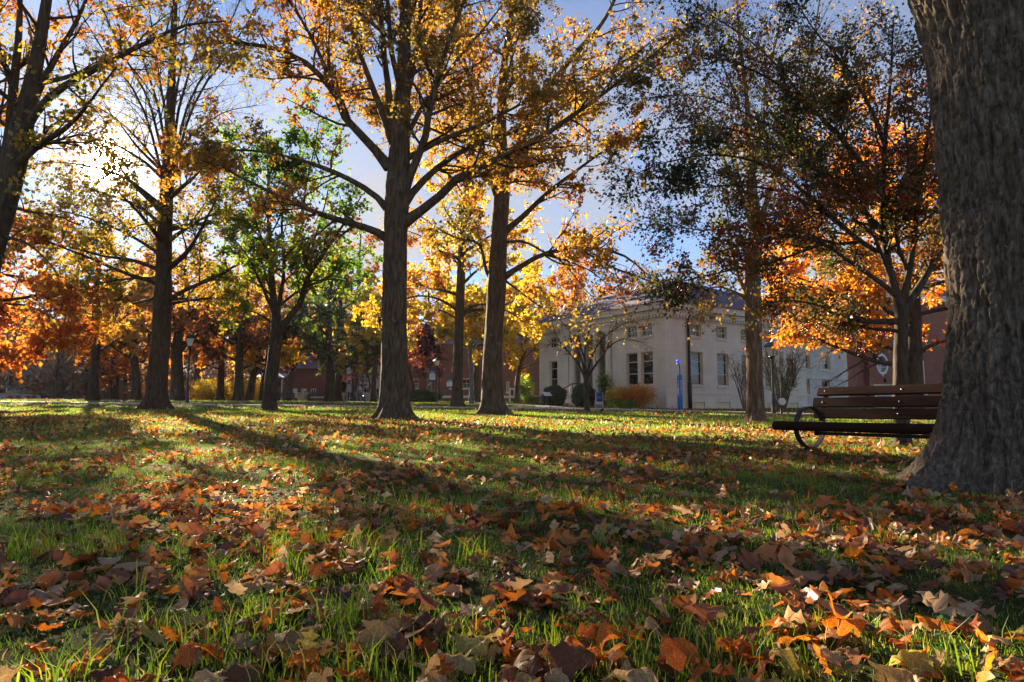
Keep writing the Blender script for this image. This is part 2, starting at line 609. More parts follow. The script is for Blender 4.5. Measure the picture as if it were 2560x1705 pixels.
# ------------------------------------------------------------------ ground
def ground_mat():
    m, nt, out = new_mat('lawn_ground')
    L = nt.links.new
    tc = N(nt, 'ShaderNodeTexCoord')
    n1 = N(nt, 'ShaderNodeTexNoise', i_Scale=0.35, i_Detail=6, i_Roughness=.6)
    n2 = N(nt, 'ShaderNodeTexNoise', i_Scale=42, i_Detail=8, i_Roughness=.75)
    L(tc.outputs['Object'], n1.inputs['Vector'])
    L(tc.outputs['Object'], n2.inputs['Vector'])
    r1 = ramp(nt, [(.3, (.055, .075, .016)), (.5, (.075, .085, .022)), (.75, (.11, .085, .035))])
    r2 = ramp(nt, [(.35, (.2, .2, .2)), (.65, (1.7, 1.55, 1.3))])
    L(n1.outputs['Fac'], r1.inputs[0])
    L(n2.outputs['Fac'], r2.inputs[0])
    mx = N(nt, 'ShaderNodeMix', data_type='RGBA', blend_type='MULTIPLY')
    mx.inputs['Factor'].default_value = .8
    L(r1.outputs[0], mx.inputs['A'])
    L(r2.outputs[0], mx.inputs['B'])
    b = N(nt, 'ShaderNodeBsdfPrincipled', i_Roughness=.95)
    b.inputs['Specular IOR Level'].default_value = .1
    L(mx.outputs['Result'], b.inputs['Base Color'])
    bp = N(nt, 'ShaderNodeBump', i_Strength=1.0, i_Distance=.04)
    L(n2.outputs['Fac'], bp.inputs['Height'])
    L(bp.outputs[0], b.inputs['Normal'])
    L(b.outputs[0], out.inputs['Surface'])
    return m


M['ground'] = ground_mat()
ys = np.concatenate([[-60, -20, -8], np.arange(-4, 12, .4), np.arange(12, 40, .8), np.arange(40, 100, 2), np.geomspace(100, 3000, 14)])
xs = np.concatenate([-np.geomspace(3000, 80, 12), np.arange(-70, -12, 2), np.arange(-12, 12, .45), np.arange(12, 70, 2), np.geomspace(80, 3000, 12)])
GX, GY = np.meshgrid(xs, ys)
GZ = gz(GX, GY)
nx, ny = len(xs), len(ys)
ii = (np.arange(ny - 1)[:, None] * nx + np.arange(nx - 1)[None, :]).ravel()
obj('ground', mesh_np('ground', np.stack([GX, GY, GZ], -1).reshape(-1, 3), np.stack([ii, ii + 1, ii + nx + 1, ii + nx], -1), smooth=True), M['ground'], kind='structure')

M['concrete'] = noisy('concrete', (.34, .32, .29), (.5, .47, .43), scale=3, bump=.2, rough=.9)
M['asphalt'] = noisy('asphalt', (.035, .035, .036), (.07, .068, .066), scale=5, bump=.3, rough=.9)


def ribbon(name, pts, width, mat, lift=.05):
    p = smooth_path(np.array(pts, float), 60)
    T = np.gradient(p, axis=0)
    T /= np.linalg.norm(T, axis=1, keepdims=True)
    nrm = np.stack([-T[:, 1], T[:, 0]], -1)
    V = []
    for k in (-1, -.5, 0, .5, 1):
        q = p + nrm * (width / 2 * k)
        V.append(np.column_stack([q, gz(q[:, 0], q[:, 1]) + lift]))
    for k in (-1.0, 1.0):
        q = p + nrm * (width / 2 * k)
        V.append(np.column_stack([q, gz(q[:, 0], q[:, 1]) - .1]))
    V = np.vstack(V)
    n = 60
    i = np.arange(n - 1)
    F = [np.stack([a * n + i, a * n + i + 1, b * n + i + 1, b * n + i], -1) for a, b in ((0, 1), (1, 2), (2, 3), (3, 4), (5, 0), (4, 6))]
    return obj(name, mesh_np(name, V, np.vstack(F)), mat, kind='structure')


ribbon('path', [(-60, 35), (-26, 36.2), (-13, 37), (-6, 37.6), (0, 38.5), (5, 37.6), (8.6, 35.2), (11.8, 32.3), (15.6, 29.6), (22, 27), (40, 23)], 1.5, M['concrete'])
ribbon('path', [(-60, 48), (-38, 48), (-27, 48.5), (-18, 50), (-13, 56), (-12, 66)], 1.6, M['concrete'])
ribbon('path', [(3.4, 37.9), (2.5, 43), (1.2, 47), (-1, 53), (-4, 60)], 1.6, M['concrete'], lift=.04)
ribbon('road', [(-120, 92), (-70, 93), (-40, 96), (-24, 100)], 16, M['asphalt'], lift=.03)

# ------------------------------------------------------------------ trees
T_CROSS = (np.array([[0, 0, 0], [.17, .42, .05], [0, 1, -.03], [-.17, .42, .05], [-.52, .66, .1], [0, .36, 0], [.52, .66, .1], [0, .84, 0.01]]),
           np.array([[0, 1, 2, 3], [4, 5, 6, 7]]))
T_KITE = (np.array([[0, 0, 0], [.34, .5, .12], [.0, 1, 0], [-.34, .42, .12]]), np.array([[0, 1, 2, 3]]))
T_ROUND = (np.array([[0, 0, 0], [.36, .2, .08], [.42, .62, .08], [0, 1, -.05], [-.42, .62, .08], [-.36, .2, .08], [0, .5, -.02]]),
           np.array([[0, 1, 2, 6], [6, 2, 3, 4], [0, 6, 4, 5]]))


def rand_dirs(n, r):
    v = r.normal(size=(n, 3))
    return v / (np.linalg.norm(v, axis=1, keepdims=True) + 1e-9)


def leaves_np(C, size, tmpl, r, hang=0.3):
    """C (n,3) leaf bases -> V, F"""
    n = len(C)
    V0, F0 = tmpl
    t = rand_dirs(n, r)
    t[:, 2] -= hang
    t /= np.linalg.norm(t, axis=1, keepdims=True) + 1e-9
    nn = np.cross(t, rand_dirs(n, r))
    nn /= np.linalg.norm(nn, axis=1, keepdims=True) + 1e-9
    b = np.cross(nn, t)
    s = size * r.uniform(.65, 1.3, n)
    V = C[:, None, :] + s[:, None, None] * (V0[None, :, 0:1] * b[:, None, :] + V0[None, :, 1:2] * t[:, None, :] + V0[None, :, 2:3] * nn[:, None, :])
    F = (np.arange(n) * len(V0))[:, None, None] + F0[None]
    return V.reshape(-1, 3), F.reshape(-1, F0.shape[1])


def branch_off(src, srad, n, t0, ang, length, m, r, up=0.0, wander=.25, taper=.55, t_pow=1.0, shrink=.35, flat=0.0):
    """spawn n branches per source path; src (N,k,3), srad (N,k)"""
    Nn, k, _ = src.shape
    t = t0 + (1 - t0) * r.uniform(0, 1, (Nn, n)) ** t_pow
    f = t * (k - 1)
    i = np.minimum(f.astype(int), k - 2)
    w = (f - i)[..., None]
    rows = np.arange(Nn)[:, None]
    p = src[rows, i] * (1 - w) + src[rows, i + 1] * w
    rr = srad[rows, i] * (1 - w[..., 0]) + srad[rows, i + 1] * w[..., 0]
    T = src[rows, i + 1] - src[rows, i]
    T /= np.linalg.norm(T, axis=-1, keepdims=True) + 1e-9
    q = rand_dirs(Nn * n, r).reshape(Nn, n, 3)
    q[..., 2] *= (1 - flat)
    q -= T * (q * T).sum(-1, keepdims=True)
    q /= np.linalg.norm(q, axis=-1, keepdims=True) + 1e-9
    a = np.radians(r.uniform(ang[0], ang[1], (Nn, n)))[..., None]
    D = T * np.cos(a) + q * np.sin(a)
    L = length[..., None] if isinstance(length, np.ndarray) else length
    L = L * r.uniform(.5, 1.15, (Nn, n)) * (1 - shrink * t)
    D = D.reshape(-1, 3)
    L = L.reshape(-1)
    p = p.reshape(-1, 3)
    rr = rr.reshape(-1)
    pts = np.zeros((len(p), m, 3))
    pts[:, 0] = p
    d = D.copy()
    for j in range(1, m):
        d = d + rand_dirs(len(p), r) * wander
        d[:, 2] += up
        d /= np.linalg.norm(d, axis=1, keepdims=True) + 1e-9
        pts[:, j] = pts[:, j - 1] + d * (L / (m - 1))[:, None]
    r0 = np.minimum(rr * taper, .03 + .012 * L)
    rad = np.maximum(r0[:, None] * np.linspace(1, .18, m)[None], .0032)
    return pts, rad


def bark_trunk(path, rad, sides, nr, base, flare=.9, flare_h=.45, lobes=5, disp=.02, seed=0, hi=None, ff=1.0):
    """vertical trunk with root flare and furrows; path k x 3 world, rad k -> mesh in base-local coordinates"""
    pr = smooth_path(np.column_stack([path, rad]), nr) if hi is None else hi
    p, r = pr[:, :3], pr[:, 3]
    th = np.arange(sides) * 2 * math.pi / sides
    if ff != 1.0:                     # finer round the side that faces the lawn
        nf = int(sides * .78)
        th = np.concatenate([np.linspace(R(125), R(325), nf, endpoint=False), np.linspace(R(325), R(485), sides - nf, endpoint=False)])
    z = p[:, 2] - base[2]
    rs = np.random.default_rng(seed + 77)
    ph = rs.uniform(0, 6.28, 4)
    lob = 1 + .35 * np.cos(lobes * th + ph[0]) + .25 * np.cos((lobes - 2) * th + ph[1]) + .15 * np.cos((lobes + 3) * th + ph[2])
    e = np.exp(-np.maximum(z, 0) / flare_h)
    rr = r[:, None] * (1 + flare * (e ** 1.35)[:, None] * lob[None, :] * .8)
    c3 = np.stack([np.cos(th)[None, :] * r[:, None], np.sin(th)[None, :] * r[:, None], np.broadcast_to(z[:, None], rr.shape)], -1)
    big = fbm(c3 * np.array([2.2, 2.2, .7]) + seed, seed, 3) - .5
    sgn = fbm(c3 * np.array([13 * ff, 13 * ff, 2.0 * ff]) + 3.1 * vnoise(c3 * np.array([3, 3, 1.5]), seed + 5)[..., None], seed + 11, 3) - .5
    fur = np.minimum(1, np.abs(sgn) * 9)
    if ff != 1.0:
        s2 = fbm(c3 * np.array([24, 24, 15.]) + 5, seed + 21, 2) - .5
        fur = .72 * np.minimum(1, np.abs(sgn) * 6.5) + .28 * np.minimum(1, np.abs(s2) * 8)
    sm = vnoise(c3 * np.array([40, 40, 18]), seed + 31) - .5
    rr = rr + r[:, None] * .22 * big * (1 + e[:, None]) + disp * (fur - .7) * (1 + .8 * e[:, None]) + disp * .35 * sm
    V = p[:, None, :] + np.stack([np.cos(th)[None, :] * rr, np.sin(th)[None, :] * rr, np.zeros_like(rr)], -1)
    n, m = sides, len(p)
    i = np.arange(m - 1)[:, None] * n
    kk = np.arange(n)[None, :]
    F = np.stack(np.broadcast_arrays(i + kk, i + (kk + 1) % n, i + n + (kk + 1) % n, i + n + kk), -1).reshape(-1, 4)
    return V.reshape(-1, 3) - base, F


GOLD = 2.39996


def build_tree(name, label, base, trunk, trunk_r, limbs, bark, leafm, seed, l2=(.5, 1.8), l3=(5, .8), nl=5, lsize=.13, tmpl=T_CROSS,
               up=.03, droop=-.02, twigm=None, sides=28, nr=60, flare=.9, flare_h=.45, disp=.012, keep=None, shift=None, hang=.3,
               group=None, cat='tree', clump=.5, twig_sides=3, limb_parts=True, l2_ang=(30, 65), t0=.18, min_r=.006, lim_sides=8, flat=0.0, pfloor=.15):
    r = np.random.default_rng(seed)
    base = np.asarray(base, float)
    root = thing(name, label, cat, loc=base, group=group)
    twigm = twigm or M['twig']
    tp = np.asarray(trunk, float)
    V, F = bark_trunk(tp, np.asarray(trunk_r, float), sides, nr, base, flare, flare_h, disp=disp, seed=seed)
    top = np.arange(len(V) - sides, len(V))
    obj('trunk', mesh_np('trunk', V, [F, top[None, :]], smooth=True), bark, root)
    LP, LR = [], []
    m = 14
    joined = []
    for path, r0 in limbs:
        q = smooth_path(path, m)
        wob = np.zeros((m, 3))
        ln = np.linalg.norm(np.diff(q, axis=0), axis=1).sum()
        wob[2:] = np.cumsum(r.normal(size=(m - 2, 3)) * .012 * ln / 4, axis=0) * .6
        q = q + wob
        rad = np.maximum(r0 * (1 - .86 * np.linspace(0, 1, m) ** .8), min_r)
        rad[0] *= 1.25
        LP.append(q)
        LR.append(rad)
        v, f = tube_np([q - base], [rad], lim_sides)
        if limb_parts:
            obj('limb', mesh_np('limb', v, f, smooth=True), bark, root)
        else:
            joined.append((v, f))
    if joined:
        o = 0
        vs_, fs_ = [], []
        for v, f in joined:
            vs_.append(v)
            fs_.append(f + o)
            o += len(v)
        obj('limbs', mesh_np('limbs', np.vstack(vs_), np.vstack(fs_), smooth=True), bark, root, kind='stuff')
    # secondaries, spaced along each limb
    S2, R2 = [], []
    for q, rad in zip(LP, LR):
        ln = np.linalg.norm(np.diff(q, axis=0), axis=1).sum()
        n = max(2, int(ln / l2[0]))
        a, b = branch_off(q[None], rad[None], n, t0, l2_ang, l2[1] * min(1.3, max(.45, ln / 5)), 6, r, up=up, wander=.2, flat=flat)
        S2.append(a)
        R2.append(b)
        S2.append(smooth_path(q[-4:], 6)[None])
        R2.append(np.full((1, 6), rad[-1]))
    S2 = np.concatenate(S2)
    R2 = np.concatenate(R2)
    S3, R3 = branch_off(S2, R2, l3[0], .2, (25, 70), l3[1], 3, r, up=droop, wander=.28, taper=.5, shrink=.3)
    v2, f2 = tubes_batch(S2, R2, 4 if twig_sides > 3 else 3)
    v3, f3 = tubes_batch(S3, R3, 3)
    obj('twigs', mesh_np('twigs', np.vstack([v2, v3]) - base, np.vstack([f2, f3 + len(v2)]), smooth=True), twigm, root, kind='stuff')
    if nl > 0:
        nt_ = len(S3)
        t = r.uniform(.15, 1.02, (nt_, nl)) * 2
        i = np.minimum(t.astype(int), 1)
        w = (t - i)[..., None]
        rows = np.arange(nt_)[:, None]
        C = (S3[rows, i] * (1 - w) + S3[rows, i + 1] * w).reshape(-1, 3)
        tw = np.repeat(r.uniform(0, 1, nt_), nl)
        C = C + r.normal(size=C.shape) * .05
        cl = vnoise(C * clump, seed + 3)
        cl2 = vnoise(C * clump * 2.7, seed + 4)
        pk = np.clip(1.5 * (cl2 - .18), pfloor, 1)
        if keep is not None:
            pk = pk * keep(C)
        sel = r.uniform(0, 1, len(C)) < pk
        C, cl, tw = C[sel], cl[sel], tw[sel]
        if len(C) == 0:
            return root
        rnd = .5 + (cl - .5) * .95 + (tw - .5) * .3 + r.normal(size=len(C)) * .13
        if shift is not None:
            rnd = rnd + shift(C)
        V, F = leaves_np(C, lsize, tmpl, r, hang)
        obj('crown', mesh_np('crown', V - base, F, attrs={'rnd': np.repeat(np.clip(rnd, 0, 1), len(tmpl[1]))}), leafm, root, kind='stuff')
    return root


def limb_v(pts, d0, dd, r0):
    """limb given in view pixels, starting at depth d0 and ending dd further"""
    n = len(pts)
    return np.array([P(x, y, d0 + dd * (k / (n - 1)) ** 1.2) for k, (x, y) in enumerate(pts)]), r0


def auto_limbs(path, rad, h0, h1, n, length, elev, r, az=None, rscale=.5):
    """extra limbs that leave a trunk path between two heights and fan out round it"""
    out = []
    p = np.asarray(path, float)
    q = smooth_path(np.column_stack([p, rad]), 40)
    a0 = r.uniform(0, 6.28)
    for k in range(n):
        h = h0 + (h1 - h0) * (k + r.uniform(0, .8)) / n
        i = int(np.argmin(abs(q[:, 2] - h)))
        s = q[i]
        a = a0 + GOLD * k + r.uniform(-.3, .3) if az is None else R(r.uniform(*az))
        t = (h - h0) / max(h1 - h0, .1)
        L = (length[0] * (1 - t) + length[1] * t) * r.uniform(.75, 1.2)
        e = R(r.uniform(*elev) + 18 * t)
        d = np.array([math.cos(a) * math.cos(e), math.sin(a) * math.cos(e), math.sin(e)])
        pts = [s[:3]]
        for j in range(1, 5):
            d = d + r.normal(size=3) * .1 + np.array([0, 0, .05])
            d /= np.linalg.norm(d)
            pts.append(pts[-1] + d * L / 4)
        out.append((np.array(pts), max(s[3] * rscale * r.uniform(.7, 1.1), .02)))
    return out


def at_ground(x, d):
    g = G(x, d)
    g[2] -= .06
    return g


def trunk_v(pts, d, dd=0.0):
    """trunk path in view pixels; the first point is taken down to the ground"""
    n = len(pts)
    q = [P(x, y, d + dd * k / (n - 1)) for k, (x, y) in enumerate(pts)]
    g = G(pts[0][0], d)
    q[0] = np.array([g[0], d, g[2] - .15])
    return np.array(q)


ra = np.random.default_rng(101)

# --- A: the big oak, middle of the lawn
dA = 20.0
tA = trunk_v([(907, 960), (907, 860), (907, 700), (909, 560), (914, 440), (920, 330), (926, 200), (931, 60), (936, -120), (940, -330), (944, -500)], dA)
rA = [.42, .375, .35, .345, .36, .30, .235, .18, .14, .09, .03]
LA = [limb_v([(895, 552), (870, 535), (820, 517), (740, 494), (650, 455), (560, 410), (470, 360)], dA, -1.5, .135),
      limb_v([(890, 480), (850, 440), (760, 392), (650, 358), (550, 345), (440, 350)], dA, 2.0, .11),
      limb_v([(895, 385), (850, 330), (790, 265), (765, 205), (700, 140), (640, 113), (540, 93), (440, 92), (330, 115)], dA, -1.0, .15),
      limb_v([(765, 215), (740, 140), (700, 60), (640, -30), (560, -120)], dA - .4, -2.5, .08),
      limb_v([(905, 330), (865, 225), (830, 130), (795, 10), (750, -130)], dA, 2.2, .13),
      limb_v([(908, 300), (890, 200), (878, 90), (870, -40), (855, -220)], dA, -2.2, .13),
      limb_v([(925, 250), (955, 130), (968, 20), (985, -120), (1010, -300)], dA, 1.5, .14),
      limb_v([(925, 450), (950, 385), (978, 317), (985, 264), (1013, 151), (1040, 70), (1075, -40), (1130, -170)], dA, -1.5, .15),
      limb_v([(925, 475), (955, 435), (1000, 391), (1052, 352), (1123, 317), (1193, 299), (1263, 267), (1340, 215)], dA, 2.5, .13),
      limb_v([(925, 515), (960, 490), (1000, 461), (1045, 415), (1105, 384), (1175, 352), (1256, 306), (1334, 253), (1404, 201), (1475, 148), (1563, 77)], dA, -2.5, .16),
      limb_v([(915, 390), (940, 300), (1000, 200), (1060, 120), (1130, 40), (1200, -60)], dA, 3.5, .11)]
LA += auto_limbs(tA, rA, 8.0, 16.0, 10, (5.5, 2.5), (15, 40), ra, az=None, rscale=.42)
build_tree('oak_tree', 'big oak with flared roots and wide low limbs in the middle of the lawn', at_ground(907, dA), tA, rA, LA,
           M['bark_oak'], M['leaf_oak'], 1, l2=(.36, 2.0), l3=(9, .85), nl=25, lsize=.128, tmpl=T_KITE, pfloor=.3, sides=64, nr=150, flare=1.0, flare_h=.38, disp=.016,
           keep=lambda C: np.clip(.5 + .12 * (C[:, 2] - 5), .3, 1) * np.where(C[:, 2] > 14, .25, 1))

# --- C: its neighbour to the right
dC = 25.0
tC = trunk_v([(1130, 955), (1131, 860), (1137, 740), (1143, 640), (1148, 520), (1155, 410), (1153, 300), (1156, 180), (1172, 60), (1190, -90), (1210, -300)], dC)
rC = [.40, .36, .335, .33, .315, .28, .19, .15, .11, .07, .03]
LC = [limb_v([(1155, 640), (1200, 610), (1260, 582), (1330, 570), (1395, 575), (1455, 600), (1510, 650)], dC, -3.0, .13),
      limb_v([(1158, 535), (1211, 489), (1264, 440), (1334, 391), (1390, 350), (1460, 320)], dC, -1.5, .14),
      limb_v([(1157, 420), (1175, 370), (1193, 334), (1235, 246), (1284, 176), (1334, 116), (1387, 53), (1430, -30), (1480, -130)], dC, 1.0, .20),
      limb_v([(1235, 250), (1300, 205), (1380, 165), (1460, 120), (1530, 60)], dC + .3, 2.5, .10),
      limb_v([(1145, 450), (1116, 370), (1100, 290), (1085, 200), (1060, 100), (1040, -40)], dC, -1.5, .16),
      limb_v([(1150, 330), (1126, 264), (1102, 211), (1060, 150), (1017, 80), (980, 0)], dC, 2.0, .12),
      limb_v([(1125, 290), (1070, 240), (1017, 208), (960, 190)], dC, .8, .06),
      limb_v([(1140, 665), (1118, 620), (1104, 560), (1060, 548), (1010, 525), (960, 490)], dC, 1.0, .09),
      limb_v([(1150, 560), (1200, 555), (1270, 590), (1350, 620), (1430, 680)], dC, -2.5, .06),
      limb_v([(1155, 640), (1220, 690), (1290, 740), (1330, 790)], dC, -1.5, .05),
      limb_v([(1330, 571), (1400, 610), (1480, 640), (1560, 670), (1630, 700)], dC - 2, -2.0, .05)]
LC += auto_limbs(tC, rC, 8.5, 16.5, 10, (5.5, 2.5), (12, 40), ra, rscale=.45)
build_tree('oak_tree', 'tall oak with a grey forked trunk right of the big oak, golden brown leaves', at_ground(1130, dC), tC, rC, LC,
           M['bark_oak'], M['leaf_oak'], 2, l2=(.40, 2.2), l3=(9, .95), nl=25, lsize=.138, tmpl=T_KITE, pfloor=.3, sides=56, nr=130, flare=.95, flare_h=.38, disp=.015, droop=-.06,
           keep=lambda C: np.where(C[:, 2] > 16, .25, .95) * np.where((C[:, 0] > 1.5) & (C[:, 2] < 5.5), .3, 1), shift=lambda C: -.02 + 0 * C[:, 2])

# --- B: dark straight oak on the left, sun behind it
dB = 28.0
tB = trunk_v([(358, 935), (363, 860), (371, 760), (375, 650), (380, 500), (388, 350), (394, 200), (400, 50), (406, -100), (410, -250)], dB)
rB = [.43, .385, .36, .33, .28, .22, .16, .12, .07, .03]
LB = [limb_v([(385, 690), (430, 665), (490, 640), (560, 600), (630, 590), (700, 560)], dB, -2, .10),
      limb_v([(385, 700), (440, 690), (500, 685), (560, 690), (620, 680)], dB, 1.5, .07),
      limb_v([(365, 620), (310, 600), (240, 590), (170, 570), (110, 560)], dB, -1.5, .10),
      limb_v([(375, 520), (310, 470), (230, 440), (150, 420)], dB, 2.0, .10),
      limb_v([(380, 560), (450, 510), (520, 480), (600, 440)], dB, 2.0, .10),
      limb_v([(372, 680), (300, 700), (230, 720), (170, 760)], dB, 1.0, .07),
      limb_v([(384, 420), (330, 370), (260, 330), (190, 320)], dB, -1.5, .09),
      limb_v([(386, 420), (440, 360), (500, 330), (560, 320)], dB, -1.0, .09),
      limb_v([(380, 480), (300, 415), (210, 380), (120, 370), (60, 380)], dB, -1.0, .08),
      limb_v([(384, 400), (320, 325), (250, 265), (180, 225), (120, 200)], dB, 1.5, .07),
      limb_v([(376, 590), (290, 535), (200, 500), (110, 480), (40, 490)], dB, 1.0, .08),
      limb_v([(372, 640), (300, 640), (220, 655), (140, 690)], dB, -2.0, .07),
      limb_v([(388, 380), (450, 300), (520, 255), (590, 240)], dB, 1.5, .07)]
up_B = [limb_v([(388, 330 + 20 * k), (388 + s * 25, 240), (388 + s * 60, 120), (388 + s * 95, -20), (388 + s * 125, -160)], dB, dd, .075)
        for k, (s, dd) in enumerate([(-.5, 1), (.5, -1), (-1.1, -1), (1.1, 1), (-1.8, 1), (1.8, -1), (2.4, 1), (-2.4, -.5)])]
build_tree('oak_tree', 'dark straight oak before the low sun beside a lamp post, bare at the top', at_ground(358, dB), tB, rB, LB + up_B + auto_limbs(tB, rB, 5.0, 10.5, 10, (5, 3.2), (0, 25), ra, rscale=.4),
           M['bark_dark'], M['leaf_olive'], 3, l2=(.40, 2.0), l3=(9, .95), nl=22, lsize=.14, tmpl=T_KITE, pfloor=.3, sides=44, nr=110, flare=.9, flare_h=.4, disp=.014,
           keep=lambda C: np.clip(1.0 - .35 * np.maximum(C[:, 2] - 10.0, 0), .06, 1), shift=lambda C: .30 - .045 * (C[:, 2] - 2))

# --- E: forked green maple
dE = 27.0
tE = trunk_v([(620, 935), (622, 890), (630, 820), (636, 765), (634, 715), (628, 680), (622, 600), (618, 500), (617, 400), (612, 300)], dE)
rE = [.27, .25, .235, .235, .17, .14, .105, .08, .05, .03]
LE = [limb_v([(638, 770), (660, 735), (690, 700), (705, 645), (735, 595), (780, 530), (830, 450)], dE, -1, .16),
      limb_v([(690, 700), (710, 640), (720, 560), (745, 470), (760, 380)], dE - .3, 1.5, .09),
      limb_v([(635, 740), (645, 680), (655, 600), (650, 520), (660, 420), (670, 330)], dE, 1, .11),
      limb_v([(630, 720), (608, 670), (580, 610), (545, 560), (500, 520)], dE, -1, .09),
      limb_v([(632, 745), (590, 720), (550, 715), (510, 740)], dE, -.5, .05),
      limb_v([(650, 600), (690, 540), (700, 450), (720, 350), (735, 260)], dE + .5, -1.5, .07),
      limb_v([(622, 600), (590, 520), (570, 440), (560, 360)], dE, 1.5, .07),
      limb_v([(640, 700), (600, 660), (560, 650), (515, 680)], dE, 2.0, .06),
      limb_v([(700, 660), (750, 640), (800, 600), (850, 580)], dE, 2.0, .06)]
LE += auto_limbs(tE, rE, 4.5, 11, 12, (3.2, 2.2), (15, 45), ra, rscale=.5)
build_tree('maple_tree', 'slender forked maple with bright green and yellow leaves beside the path', at_ground(620, dE), tE, rE, LE,
           M['bark_dark'], M['leaf_green'], 4, l2=(.36, 1.6), l3=(8, .7), nl=20, lsize=.15, tmpl=T_KITE, sides=36, nr=80, flare=.6, flare_h=.3, disp=.01,
           keep=lambda C: np.clip(.75 + 0 * C[:, 2], 0, 1), shift=lambda C: -.05 + .25 * np.maximum(0, 5 - C[:, 2]) * .2)

# --- D: slim tree between the two oaks
dD = 39.0
tD = trunk_v([(1050, 932), (1052, 860), (1056, 740), (1060, 620), (1066, 520), (1075, 420), (1082, 300), (1088, 180)], dD)
rD = [.33, .29, .27, .25, .2, .13, .08, .03]
LD = [limb_v([(1052, 715), (1015, 690), (960, 680), (900, 700), (860, 730)], dD, -2, .09),
      limb_v([(1054, 735), (1010, 712), (960, 706), (910, 730)], dD, 2, .07),
      limb_v([(1062, 730), (1085, 705), (1120, 700), (1180, 720), (1230, 760)], dD, 1.5, .08),
      limb_v([(1062, 600), (1100, 570), (1160, 540), (1220, 520)], dD, 2, .09),
      limb_v([(1060, 620), (1020, 570), (960, 540), (900, 520)], dD, 1, .09)]
LD += auto_limbs(tD, rD, 6, 15, 12, (5, 2.2), (10, 40), ra, rscale=.5)
build_tree('oak_tree', 'slim oak standing behind and between the two large oaks, golden leaves', at_ground(1050, dD), tD, rD, LD,
           M['bark_dark'], M['leaf_yellow'], 5, l2=(.5, 2.0), l3=(8, .9), nl=18, lsize=.20, tmpl=T_KITE, sides=28, nr=60, flare=.7, flare_h=.4, disp=.012, limb_parts=True,
           shift=lambda C: .12 + .02 * (C[:, 2] - 5))

# --- F: big multi-stemmed tree at the left edge
dF = 16.0
tF = trunk_v([(-75, 945), (-72, 860), (-58, 740), (-32, 600), (2, 470), (32, 370), (58, 260), (80, 160), (98, 60), (120, -80), (150, -260)], dF)
rF = [.46, .40, .36, .33, .31, .28, .22, .16, .13, .09, .03]
LF = [limb_v([(-2, 520), (10, 400), (20, 270), (28, 140), (40, 0), (60, -150)], dF, .8, .20),
      limb_v([(40, 340), (75, 270), (130, 215), (200, 175), (270, 140), (340, 105), (420, 70), (520, 60)], dF, -1.5, .12),
      limb_v([(30, 380), (62, 280), (95, 190), (140, 110), (190, 10), (240, -120)], dF, 1.0, .13),
      limb_v([(-2, 500), (0, 380), (-20, 240), (-50, 100), (-80, -60)], dF, 1.0, .16),
      limb_v([(0, 540), (60, 560), (110, 600), (140, 650)], dF, -1.0, .045),
      limb_v([(15, 470), (70, 490), (130, 500), (200, 530)], dF, -1.5, .05),
      limb_v([(-10, 420), (-120, 330), (-260, 260)], dF, 1, .14)]
LF += auto_limbs(tF, rF, 6.0, 14, 12, (5, 2.5), (5, 40), ra, rscale=.4)
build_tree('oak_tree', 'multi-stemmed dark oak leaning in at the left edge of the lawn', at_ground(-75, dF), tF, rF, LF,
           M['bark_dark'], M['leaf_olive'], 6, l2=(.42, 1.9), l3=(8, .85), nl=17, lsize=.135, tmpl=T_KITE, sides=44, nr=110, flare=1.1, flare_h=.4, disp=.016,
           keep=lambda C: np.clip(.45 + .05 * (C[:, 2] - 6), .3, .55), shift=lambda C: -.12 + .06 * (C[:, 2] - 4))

# --- H: tree with peeling bark in front of the stone building
dH = 20.0
tH = trunk_v([(1737, 975), (1736, 900), (1733, 800), (1731, 700), (1732, 600), (1738, 520), (1728, 420), (1722, 320), (1716, 220), (1700, 90), (1690, -60)], dH)
rH = [.27, .235, .22, .23, .22, .19, .12, .09, .065, .04, .02]
LH = [limb_v([(1725, 690), (1700, 640), (1685, 580), (1675, 500), (1660, 420)], dH, 1, .07),
      limb_v([(1738, 530), (1775, 430), (1810, 330), (1845, 220), (1880, 80), (1900, -60)], dH, .5, .10),
      limb_v([(1735, 540), (1700, 440), (1660, 360), (1600, 280), (1560, 180)], dH, 1.5, .08),
      limb_v([(1728, 420), (1750, 320), (1760, 200), (1790, 80), (1800, -50)], dH, -1, .06),
      limb_v([(1810, 330), (1860, 250), (1930, 150), (1990, 30)], dH + .3, 1.5, .05),
      limb_v([(1722, 320), (1690, 220), (1650, 120), (1630, 0)], dH, 1, .05),
      limb_v([(1728, 700), (1690, 670), (1640, 660), (1580, 690)], dH, -1, .05)]
build_tree('peeling_bark_tree', 'tree with peeling brown bark in front of the stone building, thin bare upper branches', at_ground(1737, dH), tH, rH, LH + auto_limbs(tH, rH, 6, 12, 8, (3.0, 1.8), (30, 60), ra, rscale=.4),
           M['bark_peel'], M['leaf_olive'], 7, l2=(.30, 1.7), l3=(8, .8), nl=14, lsize=.105, tmpl=T_KITE, sides=40, nr=120, flare=.55, flare_h=.25, disp=.028, twigm=M['twig'],
           keep=lambda C: np.clip(.75 - .06 * (C[:, 2] - 6), .12, .8))

